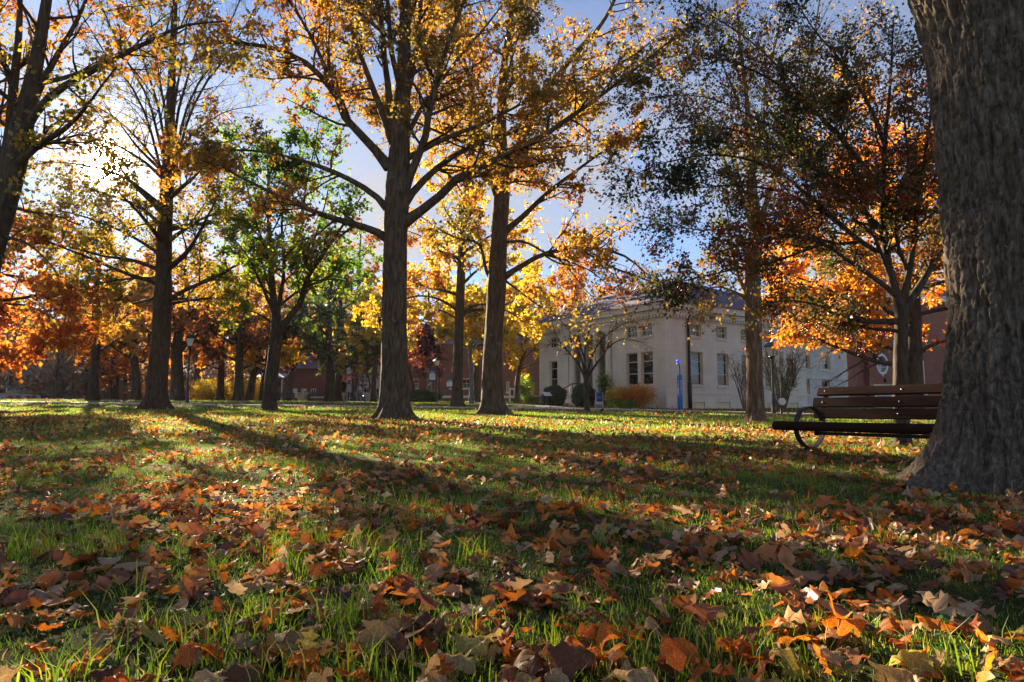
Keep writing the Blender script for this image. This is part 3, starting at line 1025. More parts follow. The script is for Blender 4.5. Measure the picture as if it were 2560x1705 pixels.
# --- I: hawthorn with red berries, close to the bench
dI = 10.0
tI = trunk_v([(2072, 1012), (2070, 930), (2070, 840), (2072, 760), (2074, 700)], dI)
rI = [.115, .10, .092, .088, .095]
LI = [limb_v([(2072, 715), (2050, 640), (2035, 560), (2030, 450), (2035, 330), (2045, 200), (2050, 60)], dI, .3, .075),
      limb_v([(2076, 715), (2110, 660), (2150, 600), (2200, 520), (2260, 400)], dI, .6, .07),
      limb_v([(2074, 700), (2095, 600), (2110, 480), (2130, 330), (2150, 150)], dI, -.5, .06),
      limb_v([(2068, 738), (2000, 738), (1930, 725), (1880, 700), (1830, 690), (1780, 690)], dI, -.4, .048),
      limb_v([(2068, 760), (2000, 755), (1920, 740), (1850, 720)], dI, .6, .03),
      limb_v([(2062, 680), (2010, 640), (1950, 600), (1890, 560), (1820, 545), (1730, 560), (1640, 590)], dI, -.8, .045),
      limb_v([(2045, 600), (1960, 540), (1880, 480), (1780, 440), (1680, 430), (1560, 440)], dI, -1.0, .042),
      limb_v([(2036, 540), (1950, 450), (1850, 370), (1750, 320), (1640, 290), (1520, 300)], dI, .6, .045),
      limb_v([(2032, 450), (1960, 350), (1880, 260), (1790, 190), (1690, 140), (1580, 120)], dI, -.6, .04),
      limb_v([(2035, 330), (1990, 230), (1930, 140), (1860, 60), (1800, -40)], dI, .8, .035),
      limb_v([(2040, 560), (1960, 500), (1900, 430), (1860, 330), (1840, 220)], dI, 1.4, .035),
      limb_v([(2050, 620), (1990, 560), (1900, 560), (1800, 500), (1700, 520), (1600, 530), (1480, 500)], dI, 1.2, .035),
      limb_v([(2050, 640), (2000, 520), (1960, 390), (1930, 280), (1960, 160)], dI, -1.4, .035),
      limb_v([(2090, 640), (2060, 520), (2090, 380), (2080, 250), (2110, 120)], dI, -1.2, .035),
      limb_v([(1960, 540), (1860, 450), (1760, 385), (1640, 360), (1520, 380), (1420, 420)], dI - .3, -.9, .03),
      limb_v([(1950, 450), (1840, 340), (1700, 255), (1580, 220), (1450, 230)], dI + .2, .9, .03),
      limb_v([(1890, 560), (1780, 600), (1680, 620), (1580, 640), (1500, 670)], dI - .4, .5, .026),
      limb_v([(1960, 350), (1850, 230), (1740, 110), (1620, 30), (1520, -20)], dI, .3, .028)]
tree_I = build_tree('hawthorn_tree', 'hawthorn with dark leaves and red berries growing behind the bench', at_ground(2072, dI), tI, rI, LI,
           M['bark_haw'], M['leaf_haw'], 8, l2=(.12, .95), l3=(9, .45), nl=22, lsize=.058, tmpl=T_KITE, pfloor=.45, sides=24, nr=40, flare=.35, flare_h=.15, disp=.006,
           min_r=.004, keep=lambda C: np.clip(.74 - .12 * np.maximum(C[:, 2] - 4.6, 0), .28, 1) * np.clip(.45 + (C[:, 0] - .8) * .30, .35, 1), hang=.5, clump=1.4)
# berries hang in bunches on it
rb = np.random.default_rng(31)
bc = []
for q, _ in LI[3:]:
    sp_ = smooth_path(q, 30)
    for k in range(10):
        c = sp_[rb.integers(6, 30)] + rb.normal(size=3) * .28
        bc.append(c + rb.normal(size=(rb.integers(5, 12), 3)) * .035)
bc = np.vstack(bc)
oct_v = np.array([[1, 0, 0], [-1, 0, 0], [0, 1, 0], [0, -1, 0], [0, 0, 1], [0, 0, -1]]) * .016
oct_f = np.array([[0, 2, 4], [2, 1, 4], [1, 3, 4], [3, 0, 4], [2, 0, 5], [1, 2, 5], [3, 1, 5], [0, 3, 5]])
obj('berries', mesh_np('berries', (bc[:, None, :] + oct_v[None]).reshape(-1, 3) - at_ground(2072, dI), ((np.arange(len(bc)) * 6)[:, None, None] + oct_f[None]).reshape(-1, 3), smooth=True),
    M['berry'], tree_I, kind='stuff')

# --- J: glowing orange tree behind the hawthorn
dJ = 29.5
tJ = trunk_v([(2104, 975), (2103, 860), (2101, 740), (2098, 620), (2095, 500), (2092, 380), (2088, 260)], dJ)
rJ = [.34, .31, .29, .25, .19, .12, .04]
LJ = [limb_v([(2095, 840), (2030, 832), (1960, 812), (1880, 780), (1800, 745)], dJ, -2.8, 0.14),
      limb_v([(2095, 810), (2020, 795), (1940, 780), (1860, 770)], dJ, 2.1, 0.112),
      limb_v([(2095, 760), (2020, 730), (1940, 680), (1850, 640), (1780, 620)], dJ, -1.4, 0.14),
      limb_v([(2096, 770), (2000, 745), (1900, 715), (1790, 690)], dJ, 2.8, 0.126),
      limb_v([(2100, 820), (2150, 790), (2220, 780), (2300, 800)], dJ, 0, 0.126)]
LJ += auto_limbs(tJ, rJ, 4.3, 11.5, 22, (6.6, 4.2), (0, 28), ra, rscale=.45)
build_tree('maple_tree', 'glowing orange maple behind the hawthorn and the bench', at_ground(2104, dJ), tJ, rJ, LJ,
           M['bark_dark'], M['leaf_orange'], 9, l2=(.38, 2.1), l3=(9, .9), nl=28, lsize=.185, tmpl=T_KITE, sides=28, nr=60, flare=.6, flare_h=.3, disp=.012, droop=-.05,
           keep=lambda C: np.clip(1.6 - .08 * C[:, 2], .5, 1) * np.clip((C[:, 2] - 2.9) * 1.5, 0, 1))

# --- L: small ornamental tree in front of the portico
dL = 31.0
tL = trunk_v([(1350, 948), (1349, 905), (1347, 872), (1345, 860)], dL)
rL = [.135, .12, .115, .12]
LL = [limb_v([(1346, 868), (1325, 830), (1300, 800), (1280, 770), (1268, 735)], dL, -.6, .07),
      limb_v([(1346, 866), (1335, 820), (1315, 790), (1308, 750), (1318, 700)], dL, .5, .07),
      limb_v([(1347, 862), (1345, 810), (1352, 770), (1368, 720), (1376, 680)], dL, -.4, .065),
      limb_v([(1349, 868), (1375, 830), (1395, 800), (1400, 760), (1412, 720)], dL, .7, .07),
      limb_v([(1395, 800), (1430, 780), (1470, 785), (1500, 800)], dL + .3, -.8, .04),
      limb_v([(1347, 870), (1360, 820), (1385, 780), (1430, 745), (1470, 740)], dL, -1.2, .05),
      limb_v([(1300, 800), (1270, 790), (1245, 800)], dL - .3, .6, .035),
      limb_v([(1345, 830), (1330, 770), (1345, 720), (1350, 690)], dL, 1.2, .045)]
build_tree('crabapple_tree', 'small vase-shaped tree with few yellow leaves in front of the portico', at_ground(1350, dL), tL, rL, LL,
           M['bark_dark'], M['leaf_yellow'], 10, l2=(.22, 1.0), l3=(6, .55), nl=1, lsize=.09, tmpl=T_KITE, sides=16, nr=24, flare=.4, flare_h=.15, disp=.006,
           keep=lambda C: np.clip(.25 + .55 * (C[:, 0] - 2), .12, .9), shift=lambda C: -.2 + 0 * C[:, 0], min_r=.006)

# --- M: red-orange oak mostly outside the left edge
dM = 24.0
tM = trunk_v([(-190, 930), (-188, 800), (-185, 650), (-180, 500), (-178, 350), (-175, 200)], dM)
rM = [.38, .33, .3, .25, .17, .04]
LM = [limb_v([(-180, 720), (-90, 690), (0, 690), (80, 680), (150, 668), (220, 660)], dM, -.5, .12),
      limb_v([(-180, 760), (-90, 750), (0, 735), (60, 760), (110, 790)], dM, .8, .10),
      limb_v([(-180, 660), (-90, 630), (0, 630), (90, 650), (150, 700)], dM, 2, .11),
      limb_v([(-180, 800), (-100, 770), (-40, 780), (10, 800)], dM, -1, .07),
      limb_v([(-180, 700), (-60, 700), (60, 700), (140, 740), (190, 770)], dM, 1.5, .09)]
LM += auto_limbs(tM, rM, 3.5, 11, 10, (5, 2.5), (0, 30), ra, rscale=.4)
build_tree('oak_tree', 'red orange oak whose lower limbs reach in from the left edge', at_ground(-190, dM), tM, rM, LM,
           M['bark_dark'], M['leaf_red'], 12, l2=(.34, 1.7), l3=(8, .8), nl=19, lsize=.16, tmpl=T_KITE, sides=24, nr=40, flare=.8, flare_h=.4, disp=.014, droop=-.06)


# --- trees standing further back, one by one
def back_tree(name, label, x, d, H, cr, cb, leafm, seed, rt=.35, lean=0, nlimb=14, nl=9, lsize=0.486, dens=1.0, bark='bark_dark', elev=(5, 40), twigm=None, l2=(.6, 2.0),
              group=None, tops=.3, keep=None, l3=(5, 1.0)):
    g = at_ground(x, d)
    r = np.random.default_rng(seed)
    hs = np.linspace(0, 1, 7)
    wob = np.cumsum(r.normal(size=(7, 2)) * .012 * H, axis=0)
    wob[:2] = 0
    path = np.column_stack([g[0] + lean * hs ** 1.3 * H + wob[:, 0], g[1] + wob[:, 1], g[2] + hs * H])
    rad = rt * np.array([1.1, .95, .85, .68, .5, .3, .06])
    limbs = auto_limbs(path, rad, g[2] + cb, g[2] + H * .93, nlimb, (cr, cr * tops), elev, r, rscale=.45)
    kp = (lambda C: dens * np.where(C[:, 2] > 9.5, .35 if x < 900 else .85, 1)) if keep is None else keep
    return build_tree(name, label, g, path, rad, limbs, M[bark], M[leafm] if leafm else None, seed, l2=l2, l3=l3, nl=int(nl * 2.3) if leafm else 0, lsize=lsize * .85, tmpl=T_KITE,
                      sides=14, nr=24, flare=.55, flare_h=.5, disp=.02, keep=kp, limb_parts=False, lim_sides=5, twigm=twigm, min_r=.012, clump=.28, group=group)


BG = 'trees at the far side of the lawn'
back_tree('oak_tree', 'slim straight oak with olive orange leaves left of the dark oak, far side of lawn', 212, 46, 13, 4.8, 2.4, 'leaf_olive', 21, rt=.30, nlimb=18, group=BG)
back_tree('oak_tree', 'thick-trunked orange oak just left of the dark straight oak, far side', 310, 60, 13, 6, 3.0, 'leaf_orange', 22, rt=.36, group=BG, dens=.8)
back_tree('oak_tree', 'stout old oak with rust leaves behind the left lamp post', 404, 60, 13.5, 7, 3.6, 'leaf_rust', 23, rt=.52, nlimb=18, group=BG)
back_tree('oak_tree', 'short dark trunk with orange foliage behind the lamp post lawn', 505, 66, 11, 4.5, 3.0, 'leaf_orange', 24, rt=.32, group=BG, dens=.8)
back_tree('oak_tree', 'upright rust oak left of the forked maple, far side of lawn', 547, 63, 13, 6, 2.8, 'leaf_rust', 25, rt=.42, nlimb=18, group=BG)
back_tree('oak_tree', 'leaning dark trunk left of the forked maple, far side', 572, 68, 12, 5, 3.5, 'leaf_rust', 26, rt=.36, lean=.18, group=BG)
back_tree('maple_tree', 'thin grey trunk with yellow low leaves beside the forked maple', 602, 66, 10, 4.5, 1.8, 'leaf_yellow', 27, rt=.26, group=BG, dens=.5)
back_tree('linden_tree', 'broad dark green tree behind the planters', 757, 58, 13.5, 6.0, 2.4, 'leaf_dkgreen', 28, rt=.36, nlimb=24, group=BG, nl=11, lsize=0.378)
back_tree('maple_tree', 'second dark trunk with green yellow leaves beside the broad green tree', 776, 64, 14.5, 6.0, 4.5, 'leaf_green', 29, rt=.30, nlimb=20, group=BG)
back_tree('oak_tree', 'tall rust brown tree behind the broad green tree', 815, 82, 23, 8, 6, 'leaf_rust', 30, rt=.4, nlimb=20, lsize=0.459, group=BG)
back_tree('maple_tree', 'yellow maple left of the big oak trunk', 858, 56, 10.5, 3.6, 3.0, 'leaf_yellow', 31, rt=.2, nlimb=18, lsize=0.338, group=BG)
back_tree('maple_tree', 'tall yellow maple behind the bannered lamp post', 985, 74, 15, 7, 6.0, 'leaf_yellow', 32, rt=.25, nlimb=18, lsize=0.405, group=BG, dens=.8)
back_tree('maple_tree', 'yellow green maple with a pale trunk right of the slim oak', 1083, 52, 9.6, 4.4, 2.8, 'leaf_yellow', 33, rt=.17, nlimb=22, lsize=0.324, bark='bark_grey', group=BG, nl=11)
back_tree('maple_tree', 'golden maple left of the portico', 1190, 58, 12.5, 4.6, 2.4, 'leaf_yellow', 34, rt=.22, nlimb=22, lsize=0.338, group=BG, nl=10)
back_tree('oak_tree', 'leaning dark trunk before the brick hall, right of the pale maple', 1100, 62, 10, 3.5, 5.0, 'leaf_olive', 35, rt=.3, lean=-.16, group=BG, dens=.7)
back_tree('maple_tree', 'small crimson maple beside the bannered lamp post', 982, 66, 7.2, 2.9, 1.5, 'leaf_crimson', 36, rt=.11, nlimb=20, lsize=0.27, bark='bark_grey', group=BG, nl=11, elev=(20, 60))
back_tree('plum_tree', 'small dark purple tree behind the planters', 848, 74, 6, 2.8, 2.2, 'leaf_crimson', 37, rt=.12, nlimb=16, lsize=0.297, group=BG)
back_tree('young_tree', 'bare pale grey young tree between the planters', 820, 62, 6.4, 2.3, 2.0, None, 38, rt=.085, nlimb=22, bark='bark_grey', twigm=M['twig_pale'], elev=(45, 70), l2=(.4, 1.4), group=BG)
back_tree('pear_tree', 'round-headed bare tan tree beyond the parked cars', 125, 84, 7.6, 3.4, 2.0, None, 39, rt=.2, nlimb=26, twigm=M['twig_tan'], elev=(15, 60), l2=(.3, 1.8), l3=(9, 1.1), tops=.8, group=BG)
back_tree('pear_tree', 'small bare vase-shaped tree right of the round-headed tan tree', 168, 80, 4.4, 1.5, 1.2, None, 40, rt=.14, nlimb=9, elev=(35, 60), l2=(.4, 1.2), tops=.8, group=BG)
back_tree('oak_tree', 'red orange tree behind the portico roof', 1345, 84, 19, 7, 6, 'leaf_red', 41, rt=.35, nlimb=20, lsize=0.432, group=BG)
back_tree('oak_tree', 'rust tree behind the stone building roof', 1215, 96, 20, 7, 6, 'leaf_rust', 42, rt=.35, nlimb=18, lsize=0.486, group=BG)
back_tree('oak_tree', 'tall rust oak filling the gap behind the slim straight oak', 262, 78, 15, 8, 3.5, 'leaf_rust', 43, rt=.38, nlimb=20, lsize=0.432, group=BG)
back_tree('oak_tree', 'tall orange brown oak behind the forked maple', 665, 84, 17, 7.5, 4, 'leaf_rust', 44, rt=.38, nlimb=20, lsize=0.459, group=BG)
back_tree('oak_tree', 'tall rust oak behind the left lamp post', 450, 88, 16, 8, 3.5, 'leaf_rust', 45, rt=.4, nlimb=20, lsize=0.459, group=BG)
back_tree('maple_tree', 'red maple low behind the slim straight oak', 255, 70, 6.5, 3.2, 1.6, 'leaf_red', 46, rt=.15, nlimb=16, lsize=0.324, group=BG)
back_tree('maple_tree', 'orange red maple behind the crimson maple', 950, 88, 12, 4.5, 3, 'leaf_red', 47, rt=.2, nlimb=16, lsize=0.405, group=BG)

# --- far woods: a mass nobody could count
rw = np.random.default_rng(91)
wv, wf, wr = [], [], []
tvs, tfs, o1 = [], [], 0
for k in range(135):
    a = rw.uniform(-1.05, 1.0)
    dist = rw.uniform(108, 165)
    X, Y = math.sin(a) * dist * 1.1, math.cos(a) * dist
    H = rw.uniform(11, 21)
    g = np.array([X, Y, float(gz(X, Y)) - .2])
    path = np.array([g, g + [rw.normal() * .3, 0, H * .5], g + [rw.normal() * .5, 0, H]])
    tvs.append(path)
    n = 1500
    c = rw.normal(size=(n, 3)) * [H * .24, H * .24, H * .25] + g + [0, 0, H * .52]
    c[::3, 2] = g[2] + rw.uniform(.2, 5.5, len(c[::3]))
    c[::3, 0] += rw.normal(size=len(c[::3])) * 3.5
    bl = fbm(c * .35, 60, 2)
    c = c[bl > rw.uniform(.36, .5)]
    c = c[c[:, 2] > g[2] + .3]
    wv.append(c)
    wr.append(np.clip(rw.uniform(.1, .9) + rw.normal(size=len(c)) * .14, 0, 1))
tv, tf = tube_np([smooth_path(p, 6) for p in tvs], [np.linspace(.35, .05, 6)] * len(tvs), 6)
M['wood_leaf'] = leaf_mat('wood_leaf', [(0, (.10, .075, .055)), (.35, (.17, .11, .075)), (.6, (.24, .12, .05)), (.8, (.30, .14, .04)), (1, (.16, .14, .06))], trans=.45)
V, F = leaves_np(np.vstack(wv), 1.15, T_KITE, rw)
wd = obj('woodland', mesh_np('woodland', V, F, attrs={'rnd': np.concatenate(wr)}), M['wood_leaf'], kind='stuff', label='mass of brown and rust autumn woods far behind the buildings', category='woods')
obj('trunks', mesh_np('trunks', tv, tf, smooth=True), M['bark_dark'], wd, kind='stuff')

# --- K: the great trunk close by on the right
dK = 5.75
edge = [(2172, 1000), (2172, 850), (2172, 700), (2165, 500), (2150, 300), (2125, 100), (2095, 0)]
gK = G(2325, dK)
RK = [.59, .575, .56, .555, .555, .56, .565]
cK, rK = [np.array([gK[0], dK, gK[2] - .15])], [.58]
for (x, y), rr in list(zip(edge, RK)):
    p = P(x, y, dK)
    # silhouette tangent: the axis lies a radius to the right, at right angles to the line of sight
    q = np.array([p[0], p[1]])
    u = q / np.linalg.norm(q)
    s = q + rr * np.array([u[1], -u[0]])
    cK.append(np.array([s[0], s[1], p[2]]))
    rK.append(rr)
cK[0][:2] = cK[2][:2]
cK[1][:2] = cK[2][:2]
last = cK[-1]
for k, (dz, rr) in enumerate([(1.0, .53), (2.4, .49), (4.0, .42), (6.0, .3), (8.5, .18), (11, .05)]):
    cK.append(last + np.array([-.09 * dz * (1 if k < 3 else .6), .02 * dz, dz]))
    rK.append(rr)
cK, rK = np.array(cK), np.array(rK)
full = smooth_path(np.column_stack([cK, rK]), 900)
zl = full[:, 2] - gK[2]
idx = np.concatenate([np.where(zl < 3.6)[0][::1], np.where(zl >= 3.6)[0][::10]])
fine = smooth_path(full[zl < 4.3][:, :], 350)
hi = np.vstack([fine, full[zl > 4.35][::12]])
baseK = np.array([cK[0][0], cK[0][1], gK[2] - .05])
rootK = thing('oak_tree', 'great furrowed oak trunk with lichen spots standing in front of the bench', 'tree', loc=baseK)
V, F = bark_trunk(None, None, 280, 0, baseK, flare=.85, flare_h=.36, lobes=6, disp=.055, seed=40, hi=hi, ff=1.25)
obj('trunk', mesh_np('trunk', V, [F]), M['bark_near'], rootK)
rk = np.random.default_rng(19)
LK = auto_limbs(cK, rK, 5.0, 13, 9, (5.0, 3), (15, 40), rk, rscale=.4)
S2s = []
for q, r0 in LK:
    q = smooth_path(q, 12)
    v, f = tube_np([q - baseK], [np.maximum(r0 * (1 - .85 * np.linspace(0, 1, 12)), .01)], 8)
    obj('limb', mesh_np('limb', v, f, smooth=True), M['bark_dark'], rootK)
    S2s.append(q)
S2s = np.array(S2s)
a, b = branch_off(S2s, np.full(S2s.shape[:2], .05), 14, .2, (30, 65), 1.8, 6, rk, up=.02)
a3, b3 = branch_off(a, b, 5, .2, (25, 70), .8, 4, rk)
v2, f2 = tubes_batch(a, b, 3)
v3, f3 = tubes_batch(a3, b3, 3)
obj('twigs', mesh_np('twigs', np.vstack([v2, v3]) - baseK, np.vstack([f2, f3 + len(v2)])), M['twig'], rootK, kind='stuff')
C = np.repeat(a3[:, 2], 2, 0) + rk.normal(size=(len(a3) * 2, 3)) * .16
V, F = leaves_np(C, .14, T_CROSS, rk)
obj('crown', mesh_np('crown', V - baseK, F, attrs={'rnd': np.repeat(rk.uniform(.1, .9, len(C)), 2)}), M['leaf_oak'], rootK, kind='stuff')

# ------------------------------------------------------------------ grass, clover, fallen leaves
rg = np.random.default_rng(55)
TRUNKS = np.array([(*at_ground(x, d)[:2], r) for x, d, r in ((907, dA, .75), (1130, dC, .65), (358, dB, .7), (620, dE, .4), (-75, dF, .8), (1737, dH, .35), (2072, dI, .16), (1350, dL, .2), (2104, dJ, .5))]
                  + [(baseK[0], baseK[1], .95)])


def scatter(n, d0, d1, pw=1.0, half=.80, pad=.4):
    """points over the wedge of lawn in view, even per square metre when pw = 1"""
    u = rg.uniform(0, 1, n)
    d = np.sqrt(d0 * d0 + u ** pw * (d1 * d1 - d0 * d0))
    x = rg.uniform(-1, 1, n) * (half * d + pad)
    keep = np.ones(n, bool)
    for tx, ty, tr in TRUNKS:
        keep &= (x - tx) ** 2 + (d - ty) ** 2 > (tr * .9) ** 2
    return x[keep], d[keep]


def on_path(x, d):
    # paths are kept clear of grass
    px = np.array([-60, -26, -13, -6, 0, 5, 8.6, 11.8, 15.6, 22, 40.])
    py = np.array([35, 36.2, 37, 37.6, 38.5, 37.6, 35.2, 32.3, 29.6, 27, 23.])
    return np.abs(np.interp(x, px, py) - d) < 1.0


def blades(x, d, h, w, seg, lean=.5):
    n = len(x)
    z = gz(x, d) - .01
    a = rg.uniform(0, 2 * math.pi, n)
    wd = np.stack([np.cos(a), np.sin(a), np.zeros(n)], -1)
    b = rg.uniform(0, 2 * math.pi, n)
    le = rg.uniform(.1, lean, n) * h
    ld = np.stack([np.cos(b) * le, np.sin(b) * le, np.zeros(n)], -1)
    base = np.stack([x, d, z], -1)
    up = np.array([0, 0, 1.0])
    if seg == 2:
        V = np.stack([base - wd * w[:, None] / 2, base + wd * w[:, None] / 2,
                      base + ld * .35 + up * h[:, None] * .6 - wd * w[:, None] * .42, base + ld * .35 + up * h[:, None] * .6 + wd * w[:, None] * .42,
                      base + ld * 1.2 + up * h[:, None]], 1)
        o = (np.arange(n) * 5)[:, None]
        return V.reshape(-1, 3), o + np.array([[0, 1, 3, 2]]), o + np.array([[2, 3, 4]])
    V = np.stack([base - wd * w[:, None] / 2, base + wd * w[:, None] / 2, base + ld + up * h[:, None]], 1)
    o = (np.arange(n) * 3)[:, None]
    return V.reshape(-1, 3), np.zeros((0, 4), int), o + np.array([[0, 1, 2]])


parts = []


def patch(x, d, s=1.3, seed=70):
    return fbm(np.stack([x * s, d * s, 0 * x], -1), seed, 3)


for n, d0, d1, h0, h1, w, seg in ((46000, 1.1, 3.4, .014, .045, .0036, 2), (74000, 3.4, 7.5, .016, .045, .0066, 1), (70000, 7.5, 13, .02, .05, .010, 1), (90000, 13, 30, .035, .07, .027, 1), (60000, 30, 70, .04, .09, .06, 1)):
    x, d = scatter(n, d0, d1)
    pt = patch(x, d)
    k = rg.uniform(0, 1, len(x)) < np.clip((pt - .12) * 4, .45, 1)
    if d1 > 22:
        k &= ~on_path(x, d)
    x, d, pt = x[k], d[k], pt[k]
    h = rg.uniform(h0, h1, len(x)) * (.65 + .9 * pt)
    tall = (rg.uniform(0, 1, len(x)) < .10 * (pt > .52)) & (d < 9)
    h = np.where(tall, h * 2.1, h)
    V, Q, Tt = blades(x, d, h, np.full(len(x), w) * rg.uniform(.7, 1.2, len(x)), seg)
    c = np.clip(rg.normal(.45, .2, len(x)) + (pt - .5) * .5, 0, .85)
    c = np.where(rg.uniform(0, 1, len(x)) < .12, rg.uniform(.9, 1, len(x)), c)
    parts.append((V, Q, Tt, np.concatenate([c if len(Q) else np.zeros(0), c]), c, len(Q)))
# thatch: dead blades lying flat between the live ones
x, d = scatter(42000, 1.1, 7)
V, Q, Tt = blades(x, d, rg.uniform(.012, .03, len(x)), rg.uniform(.003, .0055, len(x)), 1, 3.2)
c = np.where(rg.uniform(0, 1, len(x)) < .55, rg.uniform(.9, 1, len(x)), rg.uniform(.1, .7, len(x)))
parts.append((V, Q, Tt, c, c, 0))
# tall tufts close to the camera
tx, td = [], []
for k in range(46):
    cx, cd = scatter(1, 1.25, 4.4, pad=.1)
    if not len(cx):
        continue
    m = rg.integers(10, 34)
    tx.append(cx[0] + rg.normal(size=m) * .035)
    td.append(cd[0] + rg.normal(size=m) * .035)
x, d = np.concatenate(tx), np.concatenate(td)
V, Q, Tt = blades(x, d, rg.uniform(.07, .15, len(x)), rg.uniform(.003, .0055, len(x)), 2, .75)
c = np.clip(rg.normal(.62, .15, len(x)), 0, .9)
parts.append((V, Q, Tt, np.concatenate([c, c]), c, len(Q)))
o = 0
VV, QQ, TT, aq, att = [], [], [], [], []
for V, Q, Tt, _, c, nq in parts:
    VV.append(V)
    if nq:
        QQ.append(Q + o)
        aq.append(c)
    TT.append(Tt + o)
    att.append(c)
    o += len(V)
obj('grass', mesh_np('grass', np.vstack(VV), [np.vstack(QQ), np.vstack(TT)], attrs={'rnd': np.concatenate(aq + att)}), M['grass'], kind='stuff',
    label='short green grass growing all over the lawn', category='grass')

# clover: rounds of small leaves low down
x, d = scatter(15000, 1.1, 6.0)
k = patch(x, d, 1.1, 81) > .5
x, d = x[k], d[k]
n = len(x)
th = np.arange(6) * math.pi / 3
s = rg.uniform(.005, .010, n)
tilt = rg.normal(size=(n, 2)) * .35
ring = np.stack([np.cos(th), np.sin(th)], -1)
V = np.stack([x[:, None] + s[:, None] * ring[None, :, 0], d[:, None] + s[:, None] * ring[None, :, 1],
              (gz(x, d) + rg.uniform(.012, .04, n))[:, None] + s[:, None] * (ring[None] * tilt[:, None, :]).sum(-1)], -1)
obj('clover', mesh_np('clover', V.reshape(-1, 3), np.arange(n * 6).reshape(n, 6), attrs={'rnd': rg.uniform(0, 1, n)}), M['clover'], kind='stuff',
    label='low round clover leaves between the grass', category='clover')

# outlines of half a leaf (x, y) from stem to tip
HALF = {
    'oak': [(.0, 0), (.04, .06), (.16, .13), (.26, .12), (.14, .24), (.16, .32), (.33, .40), (.44, .37), (.38, .47), (.20, .50), (.18, .58), (.32, .68), (.40, .70), (.24, .76), (.12, .82), (.10, .90), (0, 1.0)],
    'maple': [(.0, 0), (.10, -.04), (.30, .02), (.46, .08), (.36, .15), (.28, .22), (.42, .30), (.60, .38), (.50, .45), (.52, .56), (.36, .54), (.22, .50), (.22, .62), (.28, .74), (.16, .76), (.08, .88), (0, 1.0)],
    'sycamore': [(.0, .02), (.14, -.02), (.32, .06), (.50, .14), (.40, .22), (.42, .30), (.56, .40), (.66, .50), (.52, .54), (.42, .58), (.34, .60), (.30, .68), (.26, .76), (.18, .82), (.10, .90), (0, 1.0)],
    'ovate': [(.0, 0), (.10, .05), (.20, .14), (.28, .26), (.31, .40), (.30, .54), (.25, .68), (.17, .80), (.08, .91), (0, 1.0)],
}


def leaf_geo(kind, seed, rings=3):
    r = np.random.default_rng(seed)
    h = np.array(HALF[kind])
    h = h + r.normal(size=h.shape) * .012
    h[0, 0] = h[-1, 0] = 0
    n = len(h)
    sp_y = np.clip(np.linspace(0, 1, n), 0, 1)
    V, UV, F = [], [], []
    for side in (1, -1):
        o = len(V)
        for i in range(n):
            for k in range(rings):
                f = k / (rings - 1)
                V.append((side * h[i, 0] * f, sp_y[i] * (1 - f) + h[i, 1] * f))
        for i in range(n - 1):
            for k in range(rings - 1):
                q = [o + i * rings + k, o + i * rings + k + 1, o + (i + 1) * rings + k + 1, o + (i + 1) * rings + k]
                F.append(q if side > 0 else q[::-1])
    V = np.array(V)
    uv = V.copy()
    x, y = V[:, 0], V[:, 1] - .45
    c1, c2 = r.normal() * .8, r.normal() * .45
    z = c1 * x * x + (-.12 if r.uniform() < .65 else .2) * abs(x) + c2 * y * y
    z += .07 * np.sin(x * r.uniform(6, 11) + y * r.uniform(4, 9) + r.uniform(0, 6)) + .035 * np.sin(y * 19 + abs(x) * 11)
    tw = r.normal() * .7
    z += tw * x * y
    rr = np.hypot(x, y)
    z += r.uniform(-.2, .9) * np.maximum(rr - .3, 0) ** 2 * 1.8 * np.cos(np.arctan2(y, x) * 2 + r.uniform(0, 6))
    W = np.stack([x, y, z], -1)
    # roll the leaf round an axis in its plane, as dry leaves do
    roll = abs(r.normal()) * .6 + .2
    ph = r.uniform(0, math.pi)
    ca, sa = math.cos(ph), math.sin(ph)
    u, v = ca * W[:, 0] + sa * W[:, 1], -sa * W[:, 0] + ca * W[:, 1]
    sg = -1 if r.uniform() < .6 else 1
    u2 = np.sin(u * roll * 1.6) / (roll * 1.6)
    z2 = W[:, 2] + sg * (1 - np.cos(u * roll * 1.6)) / (roll * 1.6)
    W = np.stack([ca * u2 - sa * v, sa * u2 + ca * v, z2], -1)
    return W, np.array(F), uv


KINDS = ['oak', 'sycamore', 'maple', 'oak', 'sycamore', 'ovate']
proto = []
for k in range(42):
    W, F, uv = leaf_geo(KINDS[k % 6], 300 + k)
    W = W.copy()
    W[:, 2] -= np.percentile(W[:, 2], 8)
    proto.append((KINDS[k % 6], mesh_np('fallen_leaf', W, F, uv=uv, smooth=True, attrs={'rnd': np.full(len(F), (k * .37) % 1.0)})))
CLS = [('fl_tan', 'pale tan', .32), ('fl_rust', 'rust orange', .40), ('fl_brown', 'dark brown', .22), ('fl_yellow', 'dull yellow', .06)]
KN = {'oak': 'lobed oak leaf', 'sycamore': 'broad sycamore leaf', 'maple': 'pointed maple leaf', 'ovate': 'smooth oval leaf'}


def leaf_density(x, d):
    return np.clip((patch(x, d, .9, 91) - .22) * 2.4, .12, 1)


